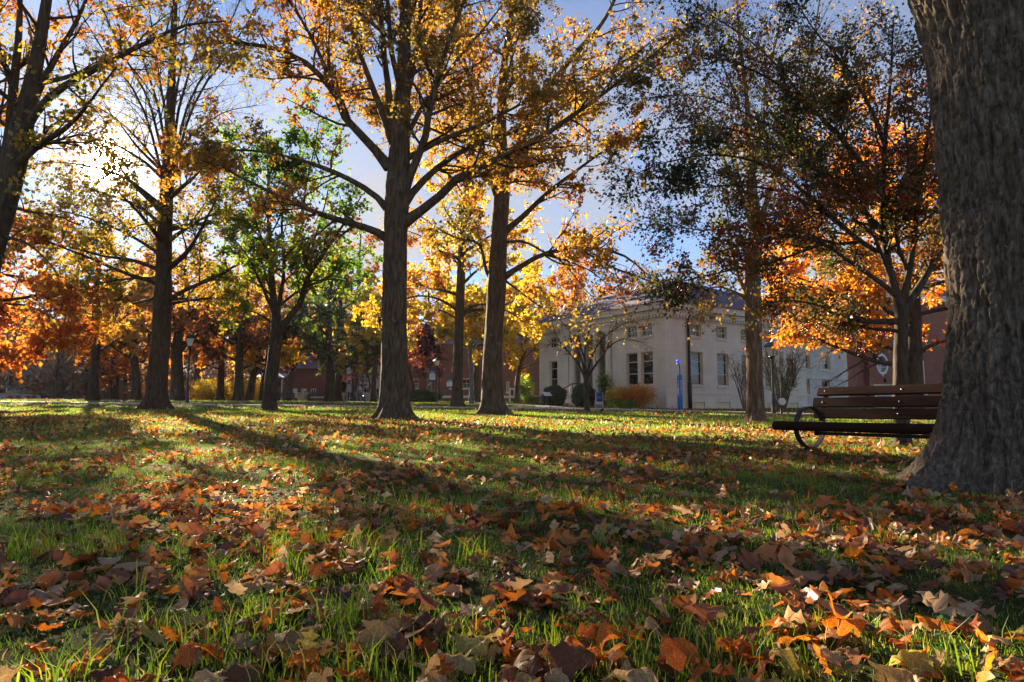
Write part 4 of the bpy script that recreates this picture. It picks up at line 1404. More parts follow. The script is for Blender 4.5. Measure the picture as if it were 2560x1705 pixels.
x, d = scatter(2400, 1.15, 4.2, half=.84, pad=.15)
k = rg.uniform(0, 1, len(x)) < leaf_density(x, d) + .15
x, d = x[k], d[k]
o_ = np.argsort(d)
x, d = x[o_], d[o_]
near_x, near_d = x[:300], d[:300]
rest_x, rest_d = x[300:], d[300:]
meshes = {}
for i in range(len(near_x)):
    kd, me0 = proto[int(rg.integers(0, 42))]
    ci = int(np.searchsorted(np.cumsum([c[2] for c in CLS]), rg.uniform(0, .999)))
    mname, cname, _ = CLS[ci]
    key = (me0.name, mname)
    if key not in meshes:
        me = me0.copy()
        me.materials.append(M[mname])
        meshes[key] = me
    lf = bpy.data.objects.new('fallen_leaf', meshes[key])
    col.objects.link(lf)
    s = rg.uniform(.05, .105) * (1.15 if kd == 'sycamore' else 1)
    up_ = rg.uniform() < .10
    ti = rg.normal() * .2 if not up_ else rg.uniform(.6, 1.2)
    zz = float(gz(near_x[i], near_d[i]))
    lf.location = (near_x[i], near_d[i], zz + rg.uniform(.004, .032) + (s * .3 if up_ else 0))
    lf.rotation_euler = (ti, rg.normal() * .25, rg.uniform(0, 6.28))
    lf.scale = (s, s, s)
    lf['label'] = f'curled {cname} {KN[kd]} lying in the grass'
    lf['category'] = 'leaf'
    lf['group'] = f'fallen leaves, {cname} {kd}'


def bake_leaves(x, d, protos, smin, smax, tilt, lift, up_frac=.12):
    """many leaves joined in one mesh"""
    VV, FF, AA, o = [], [], [], 0
    which = rg.integers(0, len(protos), len(x))
    for k, (W, F) in enumerate(protos):
        s_ = which == k
        n = int(s_.sum())
        if not n:
            continue
        a = rg.uniform(0, 6.28, n)
        tx_ = np.where(rg.uniform(0, 1, n) < up_frac, rg.uniform(.5, 1.2, n), rg.normal(size=n) * tilt)
        ty_ = rg.normal(size=n) * tilt
        ca, sa, cx, sx, cyy, sy = np.cos(a), np.sin(a), np.cos(tx_), np.sin(tx_), np.cos(ty_), np.sin(ty_)
        s = rg.uniform(smin, smax, n)
        p = W[None] * s[:, None, None]
        X, Y, Z = p[..., 0], p[..., 1], p[..., 2]
        Y, Z = Y * cx[:, None] - Z * sx[:, None], Y * sx[:, None] + Z * cx[:, None]
        X, Z = X * cyy[:, None] + Z * sy[:, None], -X * sy[:, None] + Z * cyy[:, None]
        X, Y = X * ca[:, None] - Y * sa[:, None], X * sa[:, None] + Y * ca[:, None]
        gx, gd = x[s_], d[s_]
        Z = Z + (gz(gx, gd) + rg.uniform(lift[0], lift[1], n) + np.abs(np.sin(tx_)) * s * .3)[:, None]
        V = np.stack([X + gx[:, None], Y + gd[:, None], Z], -1).reshape(-1, 3)
        VV.append(V)
        FF.append(((np.arange(n) * len(W))[:, None, None] + F[None]).reshape(-1, F.shape[1]) + o)
        AA.append(np.repeat(rg.choice([0, .1, .2, .3, .45, .55, .65, .72, .85, 1.0], n) + rg.normal(size=n) * .05, len(F)))
        o += len(V)
    return np.vstack(VV), np.vstack(FF), np.clip(np.concatenate(AA), 0, 1)


mid_p = [leaf_geo(KINDS[k % 6], 500 + k, rings=2)[:2] for k in range(12)]
far_p = []
for k in range(6):
    r_ = np.random.default_rng(700 + k)
    W = np.array([[0, -.5, 0], [.2, -.1, .08], [.5, .05, .2], [.2, .2, .05], [0, .55, .15], [-.2, .2, .05], [-.5, .05, .2], [-.2, -.1, .08]]) + r_.normal(size=(8, 3)) * .07
    far_p.append((W, np.array([[0, 1, 3, 7], [1, 2, 3, 3], [3, 4, 5, 7], [5, 6, 7, 7]])[[0, 2]]))
x1, d1 = scatter(6500, 3.9, 9)
k = rg.uniform(0, 1, len(x1)) < leaf_density(x1, d1)
x1, d1 = np.concatenate([x1[k], rest_x]), np.concatenate([d1[k], rest_d])
V1, F1, A1 = bake_leaves(x1, d1, mid_p, .05, .105, .3, (.0, .03))
x2, d2 = scatter(42000, 9, 27)
dens = leaf_density(x2, d2) * np.clip((24 - d2 - np.maximum(x2, 0) * .5) / 10, .05, .8)
k = rg.uniform(0, 1, len(x2)) < dens
x2, d2 = x2[k], d2[k]
V2, F2, A2 = bake_leaves(x2, d2, far_p, .07, .115, .4, (.01, .05), .25)
x3, d3 = scatter(2600, 25, 50)
k = ~on_path(x3, d3)
V3, F3, A3 = bake_leaves(x3[k], d3[k], far_p, .1, .18, .4, (.02, .05), .25)
obj('leaf_litter', mesh_np('leaf_litter', np.vstack([V1, V2, V3]), np.vstack([F1, F2 + len(V1), F3 + len(V1) + len(V2)]), attrs={'rnd': np.concatenate([A1, A2, A3])}, smooth=True),
    M['litter'], kind='stuff', label='brown and orange fallen leaves strewn across the lawn', category='leaves')


# ------------------------------------------------------------------ the bench by the great trunk
M['bench_wood'] = noisy('bench_wood', (.022, .010, .008), (.042, .02, .016), scale=7, stretch=(.5, 6, 6), rough=.9, bump=.25, spec=.06, dist=.004)
M['iron'] = noisy('iron', (.018, .018, .02), (.03, .03, .032), scale=20, rough=.5, bump=.05, spec=.4)
M['bolt'] = noisy('bolt', (.2, .2, .2), (.3, .3, .3), scale=20, rough=.35, bump=0, metal=1.0)

# axis runs from the near end (hidden by the trunk) to the far end; the sitter looks to the left
p_far = G(1845, 8.9)
ax = np.array([-.47, .88])
ax /= np.linalg.norm(ax)
bang = math.atan2(ax[1], ax[0])
BL = 2.3
bo = p_far[:2] - ax * BL
bench = thing('park_bench', 'dark brown slatted bench with round iron ends behind the great trunk', 'bench', loc=(bo[0], bo[1], float(gz(p_far[0], p_far[1])) - .05), rotz=bang)
# local frame: x along the bench, +y the side the sitter faces
Y0 = 0.0
for k, (y0, z0) in enumerate([(-.10, .395), (.0, .38), (.10, .378), (.20, .383), (.29, .39)]):
    MB().box(-.02, BL + .12, y0 - .042, y0 + .042, z0 - .022, z0 + .022).build('seat_slat', M['bench_wood'], bench, bevel=.008)
lip = MB()
prof = [(.345 + .055 * math.cos(a), .382 + .058 * math.sin(a)) for a in np.linspace(0, 2 * math.pi, 14, endpoint=False)]
lip.prism(prof, 0, -.02, BL + .16)
lip.build('seat_lip', M['bench_wood'], bench, bevel=.004)
back_slats = []
for k, (yc, zc_, t) in enumerate([(-.22, .535, .16), (-.257, .678, .2), (-.312, .818, .42)]):
    hh = .062 if k < 2 else .058
    n = np.array([-math.sin(t), math.cos(t)])        # up direction of the slat in (y, z)
    m2 = np.array([math.cos(t), math.sin(t)])
    c0 = np.array([yc, zc_])
    poly = [tuple(c0 - n * hh - m2 * .02), tuple(c0 - n * hh + m2 * .02), tuple(c0 + n * hh + m2 * .02), tuple(c0 + n * hh - m2 * .02)]
    sl = MB().prism(poly, 0, -.02, BL + (.0, .03, .0)[k]).build('back_slat', M['bench_wood'], bench, bevel=.009)
    for xb in (.25, BL / 2, BL - .12):
        c1 = c0 + m2 * .022
        MB().lathe([(.0, -.004), (.011, -.003), (.010, .002), (.004, .005)], 8).build('bolt', M['bolt'], sl, loc=(xb, c1[0], c1[1])).rotation_euler = (-math.pi / 2 + t, 0, 0)


def ring_end(x, nm='ring_leg'):
    mb = MB()
    c, ro, wd, n = (.03, .365), .262, .035, 48
    V, F = [], []
    for k in range(n):
        a = 2 * math.pi * k / n
        for rr, xx in ((ro, -wd), (ro, wd), (ro - .016, wd), (ro - .016, -wd)):
            V.append((x + xx, c[0] + rr * math.cos(a), c[1] + rr * math.sin(a)))
    for k in range(n):
        for j in range(4):
            F.append((k * 4 + j, k * 4 + (j + 1) % 4, ((k + 1) % n) * 4 + (j + 1) % 4, ((k + 1) % n) * 4 + j))
    mb.add(V, F)
    leg = mb.build(nm, M['iron'], bench, smooth=False)
    f = MB()
    ft = [(.03, .115), (.12, .10), (.20, .045), (.235, .0), (.205, .0), (.17, .03), (.10, .075), (.03, .085), (-.05, .075), (-.13, .03), (-.17, 0), (-.2, 0), (-.17, .045), (-.08, .10)]
    f.prism(ft, 0, x - .03, x + .03)
    f.build('foot', M['iron'], leg)
    st = MB()
    st.prism([(-.20, .42), (-.24, .40), (-.265, .55), (-.30, .69), (-.38, .87), (-.35, .885), (-.275, .70), (-.235, .56)], 0, x - .026, x + .026)
    st.build('back_strap', M['iron'], leg)
    MB().box(x - .03, x + .03, -.24, .30, .33, .352).build('seat_bar', M['iron'], leg)


ring_end(BL - .12)
ring_end(.14)
MB().box(.14, BL - .2, -.02, .04, .27, .31).build('under_brace', M['iron'], bench)
MB().box(BL - .24, BL - .19, -.02, .04, .26, .352).build('brace_lug', M['iron'], bench)

# ------------------------------------------------------------------ lamps, banners, phone
M['black_paint'] = noisy('black_paint', (.012, .013, .014), (.025, .026, .027), scale=8, rough=.35, bump=.03, spec=.5)
M['lamp_glass'] = noisy('lamp_glass', (.62, .62, .58), (.74, .74, .70), scale=3, rough=.35, bump=0, spec=.5)
M['white'] = noisy('white', (.68, .68, .68), (.8, .8, .8), scale=3, rough=.6, bump=.03)
M['banner_blue'] = noisy('banner_blue', (.012, .09, .30), (.02, .12, .36), scale=3, rough=.7, bump=.03)
M['phone_blue'] = noisy('phone_blue', (.008, .11, .46), (.012, .14, .54), scale=3, rough=.35, bump=.03, spec=.5)
m_, nt_, out_ = new_mat('beacon')
bb = N(nt_, 'ShaderNodeBsdfPrincipled', i_Roughness=.2)
bb.inputs['Base Color'].default_value = (.02, .03, .8, 1)
bb.inputs['Emission Color'].default_value = (.05, .06, 1, 1)
bb.inputs['Emission Strength'].default_value = .2
nt_.links.new(bb.outputs[0], out_.inputs['Surface'])
M['beacon'] = m_


def lamp_post(x, d, h, label, rot=0.0):
    g = G(x, d)
    t = thing('lamp_post', label, 'lamp post', loc=(g[0], g[1], g[2] - .02), rotz=rot, group='lamp posts along the paths')
    MB().lathe([(.26, 0), (.26, .06), (.24, .07)], 20).build('base_slab', M['concrete'], t)
    MB().lathe([(.10, .06), (.10, .12), (.085, .3), (.078, .95), (.058, 1.05), (.05, h - .95), (.062, h - .9), (.062, h - .84), (.1, h - .80), (.13, h - .74)], 16).build('pole', M['black_paint'], t, smooth=True)
    la = MB()
    zb, zt = h - .73, h - .32
    la.add([(-.115, -.115, zb), (.115, -.115, zb), (.115, .115, zb), (-.115, .115, zb), (-.215, -.215, zt), (.215, -.215, zt), (.215, .215, zt), (-.215, .215, zt)],
           [(0, 3, 2, 1), (4, 5, 6, 7), (0, 1, 5, 4), (1, 2, 6, 5), (2, 3, 7, 6), (3, 0, 4, 7)])
    lan = la.build('lantern', M['lamp_glass'], t)
    fr = MB()
    for sx, sy in ((1, 1), (1, -1), (-1, 1), (-1, -1)):
        fr.tube([(sx * .12, sy * .12, zb), (sx * .222, sy * .222, zt)], .013, 6)
    fr.build('lantern_frame', M['black_paint'], lan)
    ro = MB()
    z0 = zt + .003
    ro.add([(-.27, -.27, z0), (.27, -.27, z0), (.27, .27, z0), (-.27, .27, z0), (-.25, -.25, z0 + .045), (.25, -.25, z0 + .045), (.25, .25, z0 + .045), (-.25, .25, z0 + .045),
            (-.05, -.05, z0 + .27), (.05, -.05, z0 + .27), (.05, .05, z0 + .27), (-.05, .05, z0 + .27)],
           [(0, 3, 2, 1), (8, 9, 10, 11)] + [(a + o, (a + 1) % 4 + o, (a + 1) % 4 + 4 + o, a + 4 + o) for o in (0, 4) for a in range(4)])
    cap = ro.build('lantern_roof', M['black_paint'], t)
    MB().lathe([(.02, z0 + .26), (.05, z0 + .29), (.045, z0 + .33), (.0, z0 + .36)], 10).build('finial', M['black_paint'], cap)
    return t, g


lamp_post(429, 39, 4.05, 'black lamp post beside the dark straight oak', .5)
lamp_post(1779, 31.5, 3.42, 'black lamp post beside the peeling bark tree', .75)
_, gb = lamp_post(1003, 60, 4.0, 'black lamp post carrying a blue and white banner, beside the crimson maple', .6)
_, gb2 = lamp_post(1042, 76, 4.0, 'black lamp post hidden behind the slim oak, banner on it', .6)
_, gb3 = lamp_post(832, 100, 4.0, 'far black lamp post with banner behind the planters', .6)


def text_mesh(body, size, depth=.003):
    cu = bpy.data.curves.new('t', 'FONT')
    cu.body = body
    cu.size = size
    cu.extrude = depth
    cu.align_x = 'CENTER'
    cu.align_y = 'CENTER'
    ob = bpy.data.objects.new('t', cu)
    col.objects.link(ob)
    bpy.context.view_layer.update()
    me = bpy.data.meshes.new_from_object(ob)
    bpy.data.objects.remove(ob)
    bpy.data.curves.remove(cu)
    return me


def banner(g, label, zc_, w, h):
    t = thing('banner', label, 'banner', loc=(g[0] - .12, g[1], g[2] + zc_ - h / 2), rotz=.12, group='banners on the lamp posts')
    MB().box(-w, 0, -.006, .006, 0, h).build('cloth', M['white'], t)
    MB().box(-w - .003, .003, -.010, .010, h * .68, h + .003).build('blue_band', M['banner_blue'], t)
    MB().box(-w - .003, .003, -.010, .010, -.003, h * .16).build('blue_band', M['banner_blue'], t)
    mk = MB()
    r_ = random.Random(int(zc_ * 100))
    for k in range(7):                                    # lettering too small to read: a line of strokes
        x0 = -w * .82 + k * w * .095
        mk.box(x0, x0 + w * .055, -.014, -.010, h * .76, h * (.76 + r_.uniform(.08, .14)))
    mk.box(-w * .85, -w * .15, -.014, -.010, h * .73, h * .745)
    mk.build('lettering', M['white'], t)
    ln = MB()
    for k in range(5):
        ln.box(-w * .85, -w * (.1 + .12 * (k % 2)), -.009, -.006, h * (.56 - k * .07), h * (.575 - k * .07))
    ln.build('text_lines', M['bark_grey'], t)
    for zz in (h + .02, -.02):
        MB().tube([(-w - .03, 0, zz), (.13, 0, zz)], .014, 6).build('arm', M['black_paint'], t)


banner(gb, 'blue and white banner on the lamp post beside the crimson maple', 2.35, .52, 1.03)
banner(gb2, 'blue and white banner half hidden by the slim oak trunk', 2.05, .62, 1.0)
banner(gb3, 'far blue and white banner above the planters', 2.1, .6, 1.0)

g = G(1564, 37.5)
ph = thing('emergency_phone', 'bright blue emergency call post by the corner of the stone building', 'call post', loc=(g[0], g[1], g[2] - .03), rotz=R(28))
MB().box(-.11, .11, -.11, .11, 0, 1.98).build('column', M['phone_blue'], ph, bevel=.015)
pole = [(0.02, 0, 1.97), (.02, 0, 2.25), (0, 0, 2.45), (-.05, 0, 2.62), (-.07, 0, 2.66)]
MB().tube(smooth_path(np.array(pole), 10), .042, 10).build('beacon_arm', M['phone_blue'], ph, smooth=True)
be = MB().lathe([(.05, 2.64), (.085, 2.67), (.09, 2.74), (.07, 2.80), (.02, 2.83)], 14, cx=-.075).build('beacon', M['beacon'], ph, smooth=True)
MB().lathe([(.03, 2.52), (.05, 2.55), (.04, 2.6)], 10, cx=-.13).build('camera_dome', M['white'], ph, smooth=True)
for nrm, name in (((0, -1), 'front'), ((-1, 0), 'side')):
    me = text_mesh('EMERGENCY', .155, .002)
    tx_ = obj('lettering', me, M['white'], ph)
    if name == 'front':
        tx_.matrix_local = Matrix.Translation((0, -.112, 1.25)) @ Matrix.Rotation(math.pi / 2, 4, 'X') @ Matrix.Rotation(-math.pi / 2, 4, 'Z')
    else:
        tx_.matrix_local = Matrix.Translation((-.112, 0, 1.25)) @ Matrix.Rotation(-math.pi / 2, 4, 'Z') @ Matrix.Rotation(math.pi / 2, 4, 'X') @ Matrix.Rotation(-math.pi / 2, 4, 'Z')
MB().lathe([(.0, -.012), (.035, -.01), (.035, .0)], 12).build('call_button', M['bolt'], ph, loc=(0, -.115, 1.84)).rotation_euler = (math.pi / 2, 0, 0)

# ------------------------------------------------------------------ buildings
def stone_mat(name, c1, c2, bw, bh, mortar, off=.5, bump=.25, msize=.012):
    m, nt, out = new_mat(name)
    L = nt.links.new
    tc = N(nt, 'ShaderNodeTexCoord')
    sp = N(nt, 'ShaderNodeSeparateXYZ')
    L(tc.outputs['Object'], sp.inputs[0])
    ad = N(nt, 'ShaderNodeMath', operation='ADD')
    L(sp.outputs[0], ad.inputs[0])
    L(sp.outputs[1], ad.inputs[1])
    cb = N(nt, 'ShaderNodeCombineXYZ')
    L(ad.outputs[0], cb.inputs[0])
    L(sp.outputs[2], cb.inputs[1])
    br = N(nt, 'ShaderNodeTexBrick', offset=off)
    br.inputs['Scale'].default_value = 1.0
    br.inputs['Brick Width'].default_value = bw
    br.inputs['Row Height'].default_value = bh
    br.inputs['Mortar Size'].default_value = msize
    br.inputs['Mortar Smooth'].default_value = .3
    br.inputs['Color1'].default_value = (*c1, 1)
    br.inputs['Color2'].default_value = (*c2, 1)
    br.inputs['Mortar'].default_value = (*mortar, 1)
    L(cb.outputs[0], br.inputs['Vector'])
    no = N(nt, 'ShaderNodeTexNoise', i_Scale=.8, i_Detail=6, i_Roughness=.65)
    L(tc.outputs['Object'], no.inputs['Vector'])
    r = ramp(nt, [(.25, (.78, .78, .78)), (.75, (1.12, 1.1, 1.06))])
    L(no.outputs['Fac'], r.inputs[0])
    mx = N(nt, 'ShaderNodeMix', data_type='RGBA', blend_type='MULTIPLY')
    mx.inputs['Factor'].default_value = 1
    L(br.outputs['Color'], mx.inputs['A'])
    L(r.outputs[0], mx.inputs['B'])
    b = N(nt, 'ShaderNodeBsdfPrincipled', i_Roughness=.85)
    b.inputs['Specular IOR Level'].default_value = .25
    L(mx.outputs['Result'], b.inputs['Base Color'])
    bp = N(nt, 'ShaderNodeBump', i_Strength=bump, i_Distance=.01, invert=True)
    L(br.outputs['Fac'], bp.inputs['Height'])
    L(bp.outputs[0], b.inputs['Normal'])
    L(b.outputs[0], out.inputs['Surface'])
    return m


M['limestone'] = stone_mat('limestone', (.70, .66, .55), (.73, .69, .575), 1.1, .42, (.57, .53, .44), bump=.15, msize=.008)
M['trim_stone'] = noisy('trim_stone', (.60, .57, .49), (.70, .66, .56), scale=2.5, rough=.85, bump=.1)
M['grey_stone'] = stone_mat('grey_stone', (.55, .56, .53), (.59, .595, .565), 1.2, .45, (.47, .475, .455), bump=.15, msize=.008)
M['brick'] = stone_mat('brick', (.30, .085, .05), (.23, .06, .038), .22, .075, (.34, .26, .21), msize=.009)
M['brick_dark'] = stone_mat('brick_dark', (.20, .075, .05), (.16, .055, .04), .22, .075, (.22, .17, .14), msize=.009)
M['slate'] = stone_mat('slate', (.13, .10, .15), (.17, .135, .18), .3, .2, (.07, .06, .09), bump=.5)
M['cream'] = noisy('cream', (.62, .52, .33), (.70, .60, .40), scale=3, rough=.55, bump=.05)
M['white_paint'] = noisy('white_paint', (.70, .69, .65), (.78, .77, .73), scale=3, rough=.55, bump=.05)
M['downpipe'] = noisy('downpipe', (.03, .024, .02), (.06, .05, .04), scale=6, rough=.5, bump=.05)
m_, nt_, out_ = new_mat('glass')
bb = N(nt_, 'ShaderNodeBsdfPrincipled', i_Roughness=.04)
bb.inputs['Base Color'].default_value = (.012, .014, .018, 1)
bb.inputs['Specular IOR Level'].default_value = .9
nz = N(nt_, 'ShaderNodeTexNoise', i_Scale=1.2)
tcg = N(nt_, 'ShaderNodeTexCoord')
nt_.links.new(tcg.outputs['Object'], nz.inputs['Vector'])
bpg = N(nt_, 'ShaderNodeBump', i_Strength=.06, i_Distance=.05)
nt_.links.new(nz.outputs['Fac'], bpg.inputs['Height'])
nt_.links.new(bpg.outputs[0], bb.inputs['Normal'])
nt_.links.new(bb.outputs[0], out_.inputs['Surface'])
M['glass'] = m_


def face_hit(x, y, p0, ang):
    """view pixel -> (distance along a vertical face through p0 with heading ang, height above p0)"""
    r = ray(x * K, y * K)
    u = np.array([math.cos(ang), math.sin(ang)])
    # p0 + u s = r_xy t
    A = np.array([[u[0], -r[0]], [u[1], -r[1]]])
    s, t = np.linalg.solve(A, -np.array(p0[:2]))
    return s, CAM_H + r[2] * t - p0[2]


def wall(name, L_, z0, z1, openings, mat, parent, along='x', off=0.0, depth=.28, sgn=1, s0=0.0):
    """vertical wall sheet with openings and their reveals; along x at y=off (outside is -y*sgn) or along y at x=off"""
    xs_ = sorted({s0, L_} | {o[0] for o in openings} | {o[1] for o in openings})
    zs_ = sorted({z0, z1} | {o[2] for o in openings} | {o[3] for o in openings})
    mb = MB()

    def pt(s, z, dp):
        return (s, off + dp * sgn, z) if along == 'x' else (off + dp * sgn, s, z)
    for a, b in zip(xs_[:-1], xs_[1:]):
        for c, e in zip(zs_[:-1], zs_[1:]):
            cx, cz = (a + b) / 2, (c + e) / 2
            if any(o[0] < cx < o[1] and o[2] < cz < o[3] for o in openings):
                continue
            mb.add([pt(a, c, 0), pt(b, c, 0), pt(b, e, 0), pt(a, e, 0)], [(0, 1, 2, 3)])
    for o in openings:
        q = [(o[0], o[2]), (o[1], o[2]), (o[1], o[3]), (o[0], o[3])]
        for k in range(4):
            (a, c), (b, e) = q[k], q[(k + 1) % 4]
            mb.add([pt(a, c, 0), pt(b, e, 0), pt(b, e, depth), pt(a, c, depth)], [(0, 1, 2, 3)])
    me = bpy.data.meshes.new(name)
    me.from_pydata(mb.v, [], mb.f)
    return obj(name, me, mat, parent)


def sash_window(o, parent, along='x', off=0.0, sgn=1, frame=.07, depth=.18, mat='cream', rail=None, mullion=0, sill=True, sillmat='trim_stone'):
    """window set back in an opening: frame, panes, sill"""
    a, b, c, e = o

    def bx(mb, s0, s1, z0, z1, d0, d1):
        lo, hi = sorted((off + d0 * sgn, off + d1 * sgn))
        if along == 'x':
            mb.box(s0, s1, lo, hi, z0, z1)
        else:
            mb.box(lo, hi, s0, s1, z0, z1)
    m = MB()
    e2 = .004
    bx(m, a + e2, a + frame, c + e2, e - e2, depth - .04, depth + .05)
    bx(m, b - frame, b - e2, c + e2, e - e2, depth - .04, depth + .05)
    bx(m, a + frame, b - frame, e - frame, e - e2, depth - .04, depth + .05)
    bx(m, a + frame, b - frame, c + e2, c + frame, depth - .04, depth + .05)
    rails = [c + (e - c) * r_ for r_ in (rail or [])]
    for z in rails:
        bx(m, a + frame, b - frame, z - .025, z + .025, depth - .02, depth + .04)
    for k in range(mullion):
        x = a + (b - a) * (k + 1) / (mullion + 1)
        bx(m, x - .018, x + .018, c + frame, e - frame, depth - .012, depth + .035)
    w = m.build('window', M[mat], parent)
    zz = [c + frame] + rails + [e - frame]
    for z0, z1 in zip(zz[:-1], zz[1:]):
        g_ = MB()
        bx(g_, a + frame + .003, b - frame - .003, z0 + .026, z1 - .026, depth + .01, depth + .02)
        g_.build('pane', M['glass'], w)
    if sill:
        s_ = MB()
        bx(s_, a - .06, b + .06, c - .13, c - .004, -.07, depth - .05)
        s_.build('sill', M[sillmat], w)
    return w


# --- the stone building with the portico
P0 = np.array([9.47, 42.0, 0.0])
P0[2] = float(gz(9.47, 42.0)) - .25
TH = R(33.5)
hall = thing('stone_hall', 'pale limestone neoclassical building with columned portico and slate roof', 'building', loc=P0, rotz=TH)


def hr(x, y):
    return face_hit(x, y, P0, TH)


def hl(x, y):
    return face_hit(x, y, P0, TH + math.pi / 2)


zc_top = hr(1533, 696)[1]
zc_bot = hr(1533, 722)[1]
H_w = zc_bot


def rect_r(x0, x1, y0, y1, f=hr):
    s0, zt = f(x0, y0)
    s1, zb = f(x1, y1)
    s0b = f(x0, y1)[0]
    lo, hi_ = sorted((s0, s1))
    return [lo, hi_, zb, zt]


lowA = rect_r(1588, 1617, 808, 886)
lowB = rect_r(1648, 1675, 811, 888)
upA = rect_r(1587, 1614, 744, 775)
upB = rect_r(1648, 1674, 748, 778)
pitch_ = lowB[0] - lowA[0]
ww = lowA[1] - lowA[0]
lows, ups, vents = [], [], []
for k in range(5):
    s0 = lowA[0] + pitch_ * k
    lows.append([s0, s0 + ww, lowA[2], lowA[3]])
    ups.append([s0, s0 + ww * .95, upA[2], upA[3]])
    vents.append([s0, s0 + ww * 1.1, .30, .68])
LR_ = lows[-1][1] + 1.2
wall('wall', LR_, 0, H_w, lows + ups + vents, M['limestone'], hall, 'x', 0.0)
for o in lows:
    sash_window(o, hall, 'x', 0.0, rail=[.36, .72])
for o in ups:
    sash_window(o, hall, 'x', 0.0, rail=[.5], mullion=2)
for o in vents:
    MB().box(o[0] + .004, o[1] - .004, .08, .12, o[2] + .004, o[3] - .004).build('basement_panel', M['cream'], hall)
MB().box(-.035, LR_, -.035, -.002, hr(1600, 902)[1] - .12, hr(1600, 902)[1]).build('water_table', M['trim_stone'], hall)
MB().box(-.05, LR_, -.05, -.002, hr(1600, 738)[1], hr(1600, 738)[1] + .16).build('string_course', M['trim_stone'], hall)
# left (portico) face along local y
WL = hl(1263, 850)[0]
pA, pB = hl(1408, 850)[0], hl(1306, 850)[0]          # loggia from pA to pB
wl1 = rect_r(1490.5, 1502, 810, 888, hl)
wl1 = [wl1[0], wl1[0] + 1.05, lowA[2], lowA[3]]
wl2 = [hl(1466, 850)[0], hl(1466, 850)[0] + 1.05, lowA[2], lowA[3]]
ul1 = [wl1[0], wl1[1], upA[2], upA[3]]
ul2 = [wl2[0], wl2[1], upA[2], upA[3]]
pA = max(pA, wl2[1] + .9)
wl3 = [pB + 1.3, pB + 2.3, lowA[2], lowA[3]]
ul3 = [pB + 1.3, pB + 2.3, upA[2], upA[3]]
WL = max(WL, pB + 3.6)
z_arch = hl(1306, 772)[1]
log_ = [pA, pB, .95, z_arch]
wall('wall', WL, 0, H_w, [wl1, wl2, ul1, ul2, wl3, ul3, log_], M['limestone'], hall, 'y', 0.0, depth=.3)
for o in (wl1, wl2, wl3):
    sash_window(o, hall, 'y', 0.0, rail=[.36, .72])
for o in (ul1, ul2, ul3):
    sash_window(o, hall, 'y', 0.0, rail=[.5], mullion=2)
# loggia: floor, ceiling, back wall with doors, columns in the opening
lg = MB()
lg.box(.3, 4.6, pA - .3, pB + .3, .80, .95)
lg.box(.3, 4.6, pA - .3, pB + .3, z_arch, z_arch + .15)
lg.box(4.6, 4.8, pA - .3, pB + .3, .80, z_arch + .15)
lg.box(.3, 4.6, pA - .3, pA - .002, .95, z_arch)
lg.box(.3, 4.6, pB + .002, pB + .3, .95, z_arch)
lg.build('loggia', M['limestone'], hall)
npc = 4
for k in range(npc):
    yc = pA + .42 + (pB - pA - .84) * k / (npc - 1)
    cmb = MB().lathe([(.36, .95), (.36, 1.05), (.33, 1.07), (.30, 1.15), (.29, 1.2), (.285, 2.5), (.24, z_arch - .32), (.24, z_arch - .28), (.3, z_arch - .2), (.3, z_arch - .16)], 24, cx=.10, cy=yc)
    cmb.box(-.22, .42, yc - .34, yc + .34, z_arch - .16, z_arch - .003)
    cmb.build('column', M['trim_stone'], hall, smooth=False)
    if k < npc - 1:
        yd = yc + (pB - pA - .84) / (npc - 1) / 2
        dr = MB()
        dr.box(4.5, 4.597, yd - .62, yd + .62, .955, 3.9)
        d_ = dr.build('door', M['cream'], hall)
        MB().box(4.46, 4.498, yd - .5, yd + .5, 1.2, 2.9).build('pane', M['glass'], d_)
        MB().box(4.46, 4.498, yd - .5, yd + .5, 3.05, 3.8).build('pane', M['glass'], d_)
# entablature over the loggia
MB().box(-.22, -.002, pA - .5, pB + .5, z_arch - .02, z_arch + .28).build('architrave', M['trim_stone'], hall)
MB().box(-.28, -.002, pA - .55, pB + .55, z_arch + .285, z_arch + .42).build('architrave', M['trim_stone'], hall)
# cornice: two steps round both faces
D1, D2 = .28, .52
ch = zc_top - zc_bot
for dd, z0, z1 in ((D1, H_w + .003, H_w + ch * .45), (D2, H_w + ch * .45 + .003, zc_top)):
    cm = MB()
    cm.box(-dd, LR_ + dd, -dd, .5, z0, z1)
    cm.box(-dd, .5, .502, WL + dd, z0, z1)
    cm.build('cornice', M['trim_stone'], hall)
dn = MB()
for k in range(int(LR_ / .28)):
    dn.box(k * .28, k * .28 + .14, -D1 + .02, -.003, H_w - .16, H_w)
for k in range(int(WL / .28)):
    dn.box(-D1 + .02, -.003, k * .28, k * .28 + .14, H_w - .16, H_w)
dn.build('dentils', M['trim_stone'], hall, kind='stuff')
# hipped slate roof
zr = zc_top + .01
rh = 2.9
e_ = D2 + .12
rb_ = [(-e_, -e_, zr), (LR_ + e_, -e_, zr), (LR_ + e_, WL + e_, zr), (-e_, WL + e_, zr)]
ins = 5.2
rt_ = [(ins, ins, zr + rh), (LR_ - ins, ins, zr + rh), (LR_ - ins, WL - ins, zr + rh), (ins, WL - ins, zr + rh)]
MB().add(rb_ + rt_, [(0, 3, 2, 1), (4, 5, 6, 7), (0, 1, 5, 4), (1, 2, 6, 5), (2, 3, 7, 6), (3, 0, 4, 7)]).build('roof', M['slate'], hall)
# plain far walls so the block is closed
MB().box(LR_ - .3, LR_ - .002, .3, WL, 0, H_w).build('wall', M['limestone'], hall)
MB().box(.3, LR_ - .31, WL - .3, WL - .002, 0, H_w).build('wall', M['limestone'], hall)
